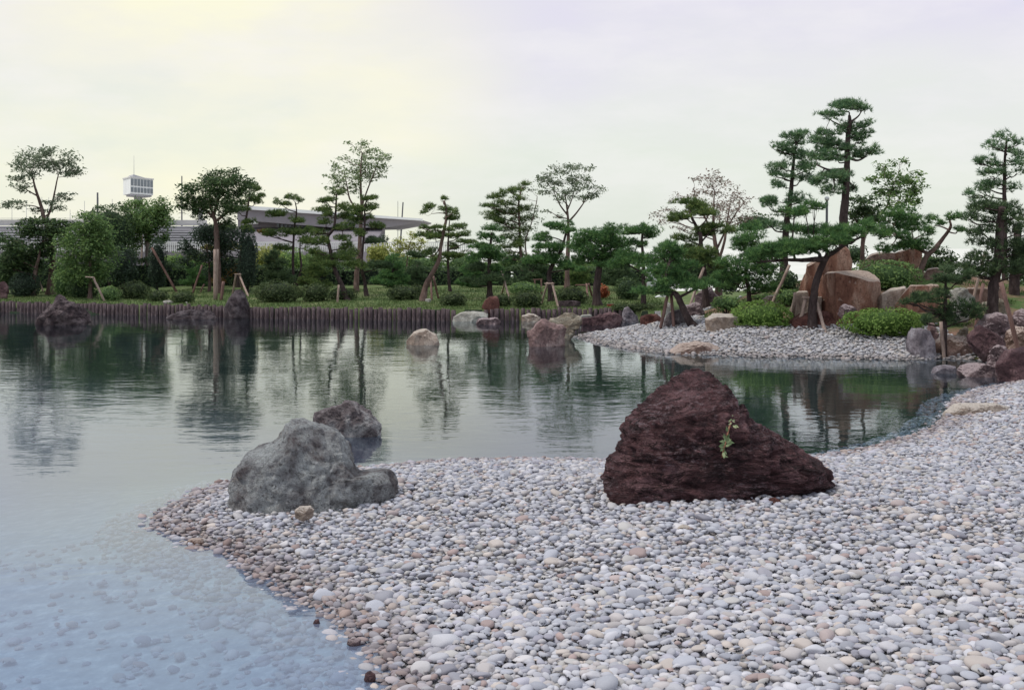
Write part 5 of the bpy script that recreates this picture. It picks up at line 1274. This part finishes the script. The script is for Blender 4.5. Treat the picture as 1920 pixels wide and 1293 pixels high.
pine('small headed pine with a leaning arm in front of the white house', 'E', [(214, 900), (216, 790), (214, 680), (206, 560), (210, 480)],
    [(213, 465, 28, 16), (140, 497, 40, 22), (200, 512, 85, 30), (252, 510, 48, 26), (185, 575, 50, 24), (130, 645, 85, 38), (220, 680, 95, 40), (80, 690, 60, 30)], 'deep', .075, d=37.5, ps=1.25, extra=[([(216, 800), (270, 790), (200, 745), (110, 690)], .05)], group=GP, spread=.5)
pine('leaning pine on the gravel shore with its crown propped on a tripod', 'E', [(532, 1068), (478, 1015), (445, 940), (412, 878), (372, 860), (350, 790), (370, 690)],
    [(370, 582, 78, 32), (325, 632, 88, 36), (425, 620, 60, 30), (440, 742, 88, 32), (400, 785, 88, 36), (325, 800, 78, 36), (260, 862, 88, 30), (490, 715, 50, 30), (330, 740, 80, 36), (560, 815, 78, 28), (400, 690, 60, 36), (470, 820, 60, 26), (520, 840, 60, 22)], 'deep', .095, spread=.45, dens=520, L=.10, ps=1.15,
    extra=[([(440, 900), (520, 850), (570, 830)], .035)], group=GI2)
pine('pine of many small flat pads in front of the reddish tree', 'E', [(600, 830), (575, 690), (562, 600), (560, 520), (532, 460), (502, 400), (492, 345)],
    [(500, 330, 85, 24), (580, 375, 68, 24), (430, 410, 68, 28), (550, 500, 68, 24), (660, 460, 58, 20), (460, 545, 55, 20), (720, 500, 48, 20), (560, 640, 105, 32), (610, 665, 78, 28), (500, 600, 60, 24), (640, 720, 60, 28), (540, 370, 50, 22), (530, 700, 60, 26)], 'mid', .075, d=31.5, spread=.4, ps=1.25,
    extra=[([(560, 560), (620, 500), (660, 470)], .025), ([(545, 480), (600, 420), (590, 390)], .02)], group=GI2)
broadleaf('thin leaved tree flushed red at the top behind the pines', 'E', [(672, 800), (666, 690), (650, 570), (640, 480), (640, 360), (645, 250)],
    [(640, 145, 28, 28), (600, 180, 55, 28), (680, 192, 48, 24), (515, 172, 24, 14), (650, 240, 95, 38), (560, 240, 48, 28), (760, 262, 48, 24), (430, 290, 48, 28), (520, 300, 58, 28), (700, 310, 95, 38), (810, 290, 55, 28), (370, 370, 40, 28), (290, 400, 38, 14), (350, 430, 55, 18), (620, 380, 85, 38), (760, 370, 85, 38), (850, 350, 48, 28), (430, 480, 48, 22), (680, 440, 75, 28), (800, 430, 55, 24), (860, 420, 40, 18)], 'rose', .09, d=37, bark='bark_brown',
    extra=[([(655, 560), (600, 440), (540, 330), (520, 250)], .035), ([(660, 600), (720, 480), (780, 380), (830, 320)], .035), ([(722, 690), (705, 560), (720, 450), (740, 330)], .05)], group=GT, size=.042, dens=95, taper=.16)
pine('dense rounded dark pine left of the great boulders', 'E', [(856, 945), (852, 850), (835, 760), (860, 660), (880, 540)],
    [(870, 478, 62, 36), (872, 540, 85, 40), (800, 590, 65, 36), (865, 620, 85, 36), (780, 690, 75, 36), (920, 640, 100, 40), (900, 720, 95, 50), (960, 745, 58, 50), (760, 795, 100, 42), (880, 830, 80, 40), (960, 830, 60, 36), (740, 740, 50, 30)], 'deep', .06, spread=.6, dens=520, d=29.8, ps=1.2, group=GI2)
# the mound
pine('tallest pine with flat topped tiers high above the boulders', 'F', [(690, 1180), (690, 920), (702, 760), (712, 600), (716, 470), (722, 300), (736, 190), (732, 140)],
    [(755, 72, 130, 28), (845, 95, 65, 28), (680, 72, 58, 24), (570, 146, 68, 28), (640, 128, 50, 24), (742, 220, 78, 36), (852, 205, 58, 26), (790, 272, 85, 32), (690, 240, 38, 24), (590, 262, 78, 28), (520, 320, 92, 32), (620, 332, 85, 32), (680, 362, 65, 32), (800, 322, 55, 24), (620, 430, 105, 42), (770, 410, 78, 32), (872, 392, 68, 32), (500, 430, 65, 38), (905, 380, 32, 24),
     (600, 570, 115, 32), (680, 602, 58, 38), (620, 672, 78, 32), (750, 662, 68, 28), (520, 602, 85, 36), (560, 380, 70, 30), (700, 560, 50, 25)], 'blue', .12, d=31.5, ps=1.12,
    extra=[([(708, 515), (650, 525), (590, 528), (500, 492)], .05), ([(716, 462), (790, 460), (860, 428)], .04), ([(732, 190), (690, 215), (620, 185), (590, 165)], .03), ([(735, 190), (790, 150), (820, 110)], .03)], group=GI2, spread=.5, dens=420, L=.10)
pine('tall pine with hanging tiers left of the tallest pine', 'F', [(262, 1290), (272, 1100), (285, 900), (305, 780), (320, 640), (332, 500), (342, 390)],
    [(350, 280, 95, 32), (402, 262, 48, 24), (222, 365, 58, 32), (300, 392, 78, 32), (380, 420, 95, 36), (330, 332, 58, 28), (240, 500, 78, 32), (200, 560, 48, 24), (382, 490, 78, 38), (270, 572, 68, 28), (250, 632, 58, 28), (402, 590, 68, 32), (238, 740, 95, 36), (160, 780, 40, 38), (330, 722, 58, 36), (382, 742, 58, 36), (252, 840, 58, 38), (340, 850, 60, 34), (150, 920, 92, 36), (282, 950, 68, 28), (440, 520, 60, 32)], 'blue', .10, d=33, ps=1.12, group=GI2, spread=.5, dens=380, L=.10)
broadleaf('dark dense crown right of the tallest pine', 'F', [(820, 1180), (830, 1000), (840, 880)], [(840, 760, 95, 50), (780, 820, 70, 50), (900, 820, 65, 55), (850, 860, 95, 45), (760, 880, 45, 40), (930, 880, 45, 40)], 'dark', .07, d=33.5, group=GT, dens=260, size=.05)
pine('big cloud pruned pine with wide low arms standing in the tripod on the mound', 'G', [(442, 745), (446, 660), (458, 580), (470, 490), (505, 380), (545, 285), (590, 232)],
    [], 'deep', .13, group=GI2) if False else None
def FG(x, y): return ((x / 3.804 + 1400 - 1420) * 4.309, (y / 3.804 + 180 - 420) * 4.309)
k_ = 4.309 / 3.804
pine('big cloud pruned pine with wide low arms standing in the tripod on the mound', 'G', [(442, 745), (446, 660), (458, 580), (470, 490), (505, 380), (548, 285), (585, 232)],
    [(*FG(a, b), c * k_, e_ * k_) for a, b, c, e_ in [(340, 830, 95, 36), (420, 820, 80, 34), (480, 785, 78, 30), (830, 940, 85, 36), (700, 975, 115, 46), (580, 960, 95, 42), (430, 965, 140, 36), (630, 1030, 105, 40), (460, 1050, 120, 42), (330, 1065, 115, 42), (220, 1095, 95, 36), (130, 1120, 125, 42), (300, 1120, 125, 38), (780, 985, 95, 36), (40, 1130, 80, 38), (540, 1080, 70, 36), (390, 1100, 90, 34), (60, 1170, 70, 30), (860, 910, 50, 26)]], 'deep', .095,
    extra=[([(535, 278), (470, 285), (380, 292), (250, 290), (110, 300)], .07), ([(560, 262), (620, 225), (680, 185), (760, 140), (830, 110)], .06), ([(548, 285), (500, 240), (440, 215)], .05)], group=GI2, spread=.28, dens=560, L=.11, d=26.9, taper=.6)
broadleaf('small airy green tree behind the right boulders', 'H', [(60, 700), (45, 640), (60, 540), (120, 460), (165, 400), (180, 330)],
    [(140, 210, 38, 18), (220, 190, 38, 14), (170, 242, 48, 20), (110, 280, 38, 24), (210, 270, 58, 28), (290, 262, 48, 24), (320, 320, 38, 18), (240, 320, 75, 32), (180, 340, 58, 32), (130, 342, 38, 26), (220, 382, 78, 36), (290, 370, 38, 24)], 'mid', .06, d=36, bark='bark_pale', group=GT, dens=140, size=.055)
pine('wide dark pine with a bare leaning stem and tufted tip above the right boulders', 'H', [(308, 725), (345, 665), (395, 610), (445, 548), (472, 505), (468, 472)],
    [(200, 445, 105, 32), (170, 510, 95, 38), (282, 500, 85, 32), (130, 548, 50, 28), (350, 522, 50, 28), (330, 592, 92, 32), (240, 555, 58, 28), (160, 612, 58, 24), (385, 466, 38, 20), (480, 462, 45, 22), (515, 520, 38, 16), (420, 490, 30, 14), (260, 605, 60, 24)], 'deep', .075, bark='bark_brown', d=30.8, extra=[([(360, 650), (280, 590), (200, 540)], .05), ([(455, 530), (430, 505), (395, 500)], .025)], group=GI2, spread=.4, dens=460)
broadleaf('small dark tree low behind the leaning bare stem', 'H', [(420, 760), (425, 700), (425, 660)], [(420, 655, 70, 36), (460, 690, 45, 26), (380, 690, 40, 24), (430, 700, 60, 24)], 'dark', .05, d=36, group=GT, dens=260, size=.05)
pine('small spreading dark pine over the water right of the lilac grey rock', 'H', [(438, 1035), (444, 960), (446, 880), (448, 800), (450, 745)],
    [(430, 755, 75, 30), (510, 762, 58, 28), (380, 850, 85, 28), (320, 872, 58, 24), (400, 930, 75, 36), (540, 895, 85, 42), (500, 958, 58, 28), (420, 830, 48, 24), (250, 872, 30, 14), (580, 935, 55, 36), (460, 720, 50, 22), (560, 740, 45, 22), (360, 955, 40, 22)], 'black', .055, d=24.4, group=GI2, spread=.35, dens=560, L=.10, ps=.88)
pine('heavy dark pine with a thick straight trunk at the right end', 'H', [(668, 918), (678, 820), (692, 740), (706, 620), (712, 500), (722, 410)],
    [(640, 400, 85, 36), (730, 420, 85, 36), (600, 462, 58, 32), (620, 522, 78, 32), (640, 592, 85, 32), (760, 600, 78, 36), (800, 512, 58, 52), (760, 682, 85, 50), (640, 652, 78, 42), (600, 722, 92, 34), (690, 745, 55, 34), (700, 480, 60, 34), (820, 620, 60, 40), (790, 450, 60, 36), (830, 720, 60, 40), (560, 700, 50, 28)], 'black', .12, d=26.6, group=GI2, spread=.5, dens=480, taper=.6)
pine('dark pine with a thick trunk half out of view behind the heavy dark pine', 'H', [(785, 900), (780, 800), (790, 650), (800, 500)],
    [(800, 700, 80, 42), (840, 600, 70, 40), (780, 740, 60, 30), (860, 520, 60, 40), (850, 680, 70, 40)], 'black', .14, d=29.5, group=GI2, spread=.5, dens=420, taper=.6)
pine('tall thin crowned pine rising highest behind the heavy dark pine', 'H', [(735, 860), (735, 600), (733, 400), (733, 280), (736, 160), (745, 85)],
    [(740, 72, 55, 24), (792, 100, 38, 22), (690, 112, 48, 22), (742, 132, 55, 26), (650, 182, 55, 22), (610, 192, 32, 20), (700, 200, 48, 22), (790, 190, 48, 26), (660, 252, 58, 22), (735, 240, 45, 20), (620, 302, 55, 22), (692, 302, 48, 22), (570, 352, 45, 22), (795, 240, 38, 26), (770, 312, 48, 28), (640, 332, 48, 18), (560, 460, 35, 24), (590, 390, 40, 20), (820, 160, 40, 24)], 'blue', .075, d=32, group=GI2, spread=.5, loose=.5, dens=360, L=.10)
# ------------------------------------------------------------------ shrubs and hedges
shrub('large dark ball clipped shrub near the left end of the log wall', 'A', 150, 955, 95, 84, 'navy', size=.035, dens=700, lump=.03)
for a in [
    ('loose light leafed bush at the foot of the tall sparse tree', 'A', 380, 945, 68, 85, 'mid', {}),
    ('loose dark bush in front of the feathery conifer', 'A', 500, 975, 90, 60, 'dark', {}),
    ('small green mounded shrub just right of the leaning prop on the left', 'A', 665, 1008, 62, 46, 'mid', {}),
    ('broad brownish azalea dome below the pale trunk', 'A', 815, 988, 96, 56, 'azalea', {}),
    ('low azalea mound right of the broad brownish dome', 'A', 955, 1020, 66, 34, 'azalea', {}),
    ('low clipped azalea beside the small pale flat stone', 'B', 140, 1028, 72, 36, 'azalea', {}),
    ('widest azalea dome behind the log wall in front of the stand', 'B', 712, 998, 142, 68, 'azalea', {}),
    ('green azalea dome touching the widest dome on its right', 'B', 948, 1003, 92, 58, 'azalea', {}),
    ('dark low azalea under the leaning layered pine', 'C', 205, 1010, 85, 38, 'azalea', {}),
    ('smooth oval azalea left of the crooked pine', 'C', 572, 1003, 108, 46, 'azalea', {}),
    ('small dark azalea between the smooth oval one and the crooked trunk', 'C', 655, 985, 45, 36, 'azalea', {}),
    ('neat oval azalea at the lawn edge right of the crooked pine', 'C', 872, 1042, 84, 44, 'azalea', {}),
    ('dark low azalea half hidden behind the upright dark red stone', 'D', 260, 918, 62, 40, 'azalea', {}),
    ('neat green azalea dome left of the tripod pine', 'D', 412, 912, 94, 54, 'azalea', {}),
    ('long green azalea behind the neat green dome', 'D', 400, 845, 104, 38, 'mid', {}),
    ('leafy dark azalea right of the tripod pine', 'D', 682, 890, 104, 54, 'azalea', {}),
    ('rusty red leaved shrub right of the stout pine trunk', 'D', 872, 865, 45, 42, 'red', {}),
    ('low trimmed hedge on the lawn above the pointed grey rock', 'E', 150, 960, 130, 26, 'azalea', dict(depth=.4)),
    ('dark leafy bush behind the trimmed low hedge', 'E', 120, 850, 80, 70, 'dark', {}),
    ('light green loose bush spilling onto the gravel by the squat tan block', 'E', 925, 1015, 190, 88, 'lime', dict(size=.035, dens=620, d=27.0)),
    ('dark low bush between the leaning pine and the light green bush', 'E', 720, 935, 95, 42, 'mid', dict(d=28.6)),
    ('light green bush mounded in front of the great orange boulder', 'G', 1020, 795, 335, 108, 'lime', dict(size=.035, dens=620, d=25.55, depth=.55)),
    ('round dark bush on the hillside behind the great orange boulder', 'G', 1030, 425, 300, 125, 'mid', dict(d=29.8, depth=.7)),
    ('dark bush in the gap left of the lower orange boulder', 'G', 230, 470, 110, 90, 'dark', dict(d=31)),
    ('small bush at the foot of the dark gap bush', 'G', 250, 590, 110, 60, 'mid', dict(d=29)),
    ('small green bush behind the flat dark red ledge', 'G', 60, 620, 110, 60, 'mid', dict(d=30.5)),
]:
    lb, cp, x, y, rx, ry, mt, kw = a
    shrub(lb, cp, x, y, rx, ry * 1.12, mt, **kw)
def hedge(label, crop, x0, x1, y0, y1, d, mat, th=1.3, dens=300, size=.06):
    """a long clipped hedge with a wavering top"""
    r = np.random.default_rng(hash_(label))
    a, b = W(*P(crop, x0, y1), d), W(*P(crop, x1, y0), d)
    w_, h_ = b.x - a.x, b.z - a.z
    z0 = gz((a.x + b.x) / 2, d)
    n = int(dens * w_ * (h_ + th))
    face = r.uniform(size=n) < h_ / (h_ + th)
    u = r.uniform(0, 1, n) * w_; q = r.uniform(0, 1, n)
    top = h_ * (1 + 1 * (.09 * np.sin(u * 1.9 + 1) + .06 * np.sin(u * 4.7 + 2 * np.sin(u * .8)))) + r.normal(0, .03, n)
    bul = .12 * np.sin(u * 1.3) + .08 * np.sin(u * 3.9 + 2)
    X = a.x + u
    Y = np.where(face, d + bul + np.abs(r.normal(0, .10, n)) + .25 * q ** 4, d + q * th)
    Z = np.where(face, z0 + q * top, z0 + top - np.abs(r.normal(0, .06, n)))
    N_ = np.where(face[:, None], np.array([0, -.8, .4]), np.array([0, -.1, 1])) + r.normal(0, .5, (n, 3)); N_ /= np.linalg.norm(N_, axis=1)[:, None]
    root = empty('hedge', ((a.x + b.x) / 2, d + th / 2, z0), label, 'hedge', 'hedges behind the garden')
    V, F, T_ = leaves(r, np.stack([X, Y, Z], -1), N_, size)
    NT['tri'] += len(F)
    mk('foliage', V - np.array(root.location), F, LEAF[mat], root, tint=T_)
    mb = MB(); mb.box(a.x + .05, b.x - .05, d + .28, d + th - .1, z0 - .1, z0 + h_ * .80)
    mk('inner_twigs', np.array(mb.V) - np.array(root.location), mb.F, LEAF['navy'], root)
    return root
hedge('dark clipped hedge behind the left trees', 'N', -60, 310, 505, 556, 51, 'dark')
hedge('dark clipped hedge between the pale trunk and the twin trunked pine', 'N', 300, 640, 517, 552, 51.2, 'dark')
hedge('dark clipped hedge behind the crooked pine', 'N', 640, 960, 519, 552, 51.5, 'dark')
hedge('dark clipped hedge running on behind the stout pine', 'N', 960, 1330, 518, 551, 51, 'dark')
hedge('green hedge rising behind the twin trunked pine', 'N', 425, 640, 484, 520, 56.5, 'mid')
hedge('green hedge rising behind the crooked pine', 'N', 645, 958, 487, 520, 56.6, 'green')
hedge('green hedge rising behind the stout round pine', 'N', 962, 1205, 486, 520, 56.4, 'mid')
hedge('bright green hedge top showing below the stand fence', 'N', 296, 420, 470, 510, 56, 'green')
GS = 'loose shrubs behind the dark hedge'
for a in [
    ('yellow green loose shrub below the stand terrace', 'B', 650, 800, 95, 75, 'yellow'), ('green loose shrub behind the two trunks of the twin trunked pine', 'B', 780, 830, 110, 80, 'green'),
    ('pale green shrub behind the leaning layered pine', 'C', 20, 850, 110, 80, 'green'), ('yellowish young tree right of the upright layered pine', 'C', 425, 770, 70, 62, 'yellow'),
    ('mid green shrub below the feathery pale one', 'C', 560, 830, 120, 62, 'mid'),
    ('green shrub between the feathery pale one and the crooked pine', 'C', 690, 830, 100, 50, 'mid'), ('dark green shrub behind the crooked pine on the right', 'C', 940, 840, 110, 70, 'mid'),
    ('green shrub behind the low dense pine', 'D', 60, 760, 110, 60, 'green'), ('green shrub under the loose tiered conifer', 'D', 340, 690, 90, 60, 'mid'),
    ('light green shrub right of the slender half bare tree', 'D', 470, 740, 80, 55, 'green'), ('yellowish shrub behind the small tripod pine', 'D', 620, 800, 75, 50, 'yellow'),
    ('green shrub seen under the stout round pine on its left', 'D', 760, 730, 80, 50, 'green'), ('green shrub under the stout round pine on its right', 'D', 930, 760, 95, 50, 'mid'),
    ('dark green shrub left of the white house', 'E', 60, 790, 110, 70, 'dark'), ('olive shrub behind the upright layered pine', 'C', 300, 900, 100, 60, 'mid'),
    ('green shrub left of the dark columnar evergreen', 'A', 1060, 830, 70, 60, 'green'), ('dark shrub above the gravel behind the leaning pine', 'E', 640, 760, 100, 70, 'dark'),
]:
    lb, cp, x, y, rx, ry, mt = a
    shrub(lb, cp, x, y, rx * 1.2, ry * 1.2, {'yellow': 'green'}.get(mt, mt) if 'yellow' not in lb else mt, d=54.5 if cp != 'E' or x < 200 else 36, dens=200, size=.06, group=GS, lump=.16, stems=False)
for a in [('dark bush beyond the mound left of the boulders', 'F', 60, 900, 120, 60, 'dark'), ('dark far bush showing between the boulders and the right pine', 'H', 10, 640, 60, 45, 'dark'),
          ('far dark bush behind the mound on the right', 'H', 330, 680, 90, 40, 'mid'), ('far dark bush behind the heavy dark pine', 'H', 860, 820, 110, 90, 'dark')]:
    lb, cp, x, y, rx, ry, mt = a
    shrub(lb, cp, x, y, rx, ry, mt, d=38 if cp != 'H' or x < 500 else 31, dens=220, size=.055, group='far bushes round the mound', lump=.16, stems=False)

broadleaf('feathery pale young tree rising above the hedge near the stand tip', 'C', [(585, 960), (590, 850), (600, 740), (615, 680)],
    [(600, 690, 50, 22), (560, 720, 45, 24), (640, 670, 40, 16), (650, 720, 50, 24), (590, 760, 70, 28), (530, 690, 30, 14), (690, 690, 30, 14), (620, 640, 30, 12), (520, 750, 50, 26)], 'yellow', .04, d=52, group=GT, size=.05, dens=110)
# more green behind the pines between the white house and the mound
for a in [('dark evergreen mass behind the many padded pine', 'E', 560, 720, 130, 80, 'dark', 35.0), ('dark bush between the reddish tree and the rounded dark pine', 'E', 730, 800, 100, 80, 'dark', 33.5),
          ('green bush behind the crown of the leaning pine', 'E', 400, 720, 130, 90, 'mid', 37.0)]:
    shrub(a[0], a[1], a[2], a[3], a[4], a[5], a[6], d=a[7], dens=220, size=.055, group='far bushes round the mound', lump=.16, stems=False)

# low pines that close the gaps under the taller crowns
def low_pine(label, px, yb, yt, hw, mat, d):
    r_ = np.random.default_rng(hash_(label) + 5)
    pads = []
    n_ = max(5, int((yb - yt) / 8))
    for i in range(n_):
        t = i / (n_ - 1)
        for _ in range(2 if t < .8 else 1):
            pads.append((px + r_.uniform(-.75, .75) * hw * (1 - .7 * t), yb - 12 - (yb - yt - 14) * t + r_.uniform(-3, 3), hw * (.62 - .28 * t) * r_.uniform(.8, 1.2), r_.uniform(6, 9)))
    pine(label, 'N', [(px + r_.uniform(-4, 4), yb), (px + r_.uniform(-5, 5), (yb * 2 + yt) / 3), (px + r_.uniform(-4, 4), (yb + yt * 2) / 3), (px, yt + 4)], pads, mat, .06, d=d, group='low pines in front of the hedge', spread=.5, dens=480)
for a in [('low dark pine behind the widest azalea dome', 520, 545, 474, 34, 'black', 49), ('low green pine behind the azalea left of the leaning layered pine', 590, 545, 478, 32, 'mid', 49.5),
          ('low broad pine right of the upright layered pine', 738, 546, 484, 34, 'deep', 49), ('small dark pine left of the crooked pale trunk', 782, 546, 492, 26, 'black', 49.6),
          ('low pine behind the neat oval azalea at the lawn edge', 890, 546, 482, 34, 'deep', 49), ('low dark pine under the slender half bare tree', 1000, 544, 482, 32, 'black', 49.4),
          ('low green pine between the tripod pine and the stout round pine', 1082, 544, 486, 28, 'mid', 49.2), ('low dark pine right of the stout round pine', 1165, 546, 478, 34, 'black', 46),
          ('low dark pine at the left end behind the dark round shrub', 30, 548, 455, 42, 'black', 47.5), ('low pine between the slanting brown prop and the pale posts', 365, 545, 490, 28, 'deep', 49)]:
    low_pine(*a)

# weed growing from a crack of the maroon boulder
tree_ = BVHTree.FromPolygons([Vector(v) for v in BIGV], [tuple(f) for f in BIGF])
def on_boulder(px, py):
    dirv = (W(px, py, 10) - Vector((0, 0, CAMZ))).normalized()
    h_ = tree_.ray_cast(Vector((0, 0, CAMZ)), dirv)
    return h_[0] if h_[0] is not None else W(px, py, 10)
s = NM('weed_leaf'); s.bsdf(s.ramp(s.attr('tint'), [(0, (.10, .15, .07)), (.6, (.22, .27, .14)), (1, (.36, .37, .22))]), .6, None, .2); M['weed'] = s.m
M['weed_stem'] = plain_mat('weed_stem', (.26, .12, .07), .7, .2, 20)
w0 = on_boulder(1354, 857)
we = empty('weed', w0, 'straggly green weed with a reddish stem growing out of a crack in the maroon boulder', 'plant')
path = [w0] + [on_boulder(*q) + Vector((0, -.035, 0)) for q in ((1356, 838), (1361, 822), (1364, 806), (1369, 790))]
mb = MB(); mb.tube([p - w0 for p in smooth_path(path, 4)], [.006] * 17, 6); mb.build('stem', M['weed_stem'], we, True)
r = np.random.default_rng(3)
for i in range(34):
    if i < 22:
        t = r.uniform(.2, 2.9); c_ = along(path, t) - w0
    else:
        t = r.uniform(3.4, 4); c_ = along(path, t) - w0 + Vector((r.normal(.01, .035), 0, r.normal(.01, .014)))
    a_ = r.uniform(0, 2 * math.pi); L_ = r.uniform(.035, .07) * (1 if i < 22 else .55)
    dv = Vector((math.cos(a_), -.45 + r.normal(0, .2), math.sin(a_) * .8 - .1)).normalized()
    sv_ = dv.cross(Vector((0, -1, .3))).normalized() * L_ * .2
    V = [c_, c_ + dv * L_ * .45 + sv_, c_ + dv * L_, c_ + dv * L_ * .45 - sv_]
    mk('leaf', [tuple(v) for v in V], [(0, 1, 2), (0, 2, 3)], M['weed'], we, tint=np.full(4, r.uniform(0, .7) if i < 22 else r.uniform(.6, 1)))
print('foliage triangles', NT['tri'])
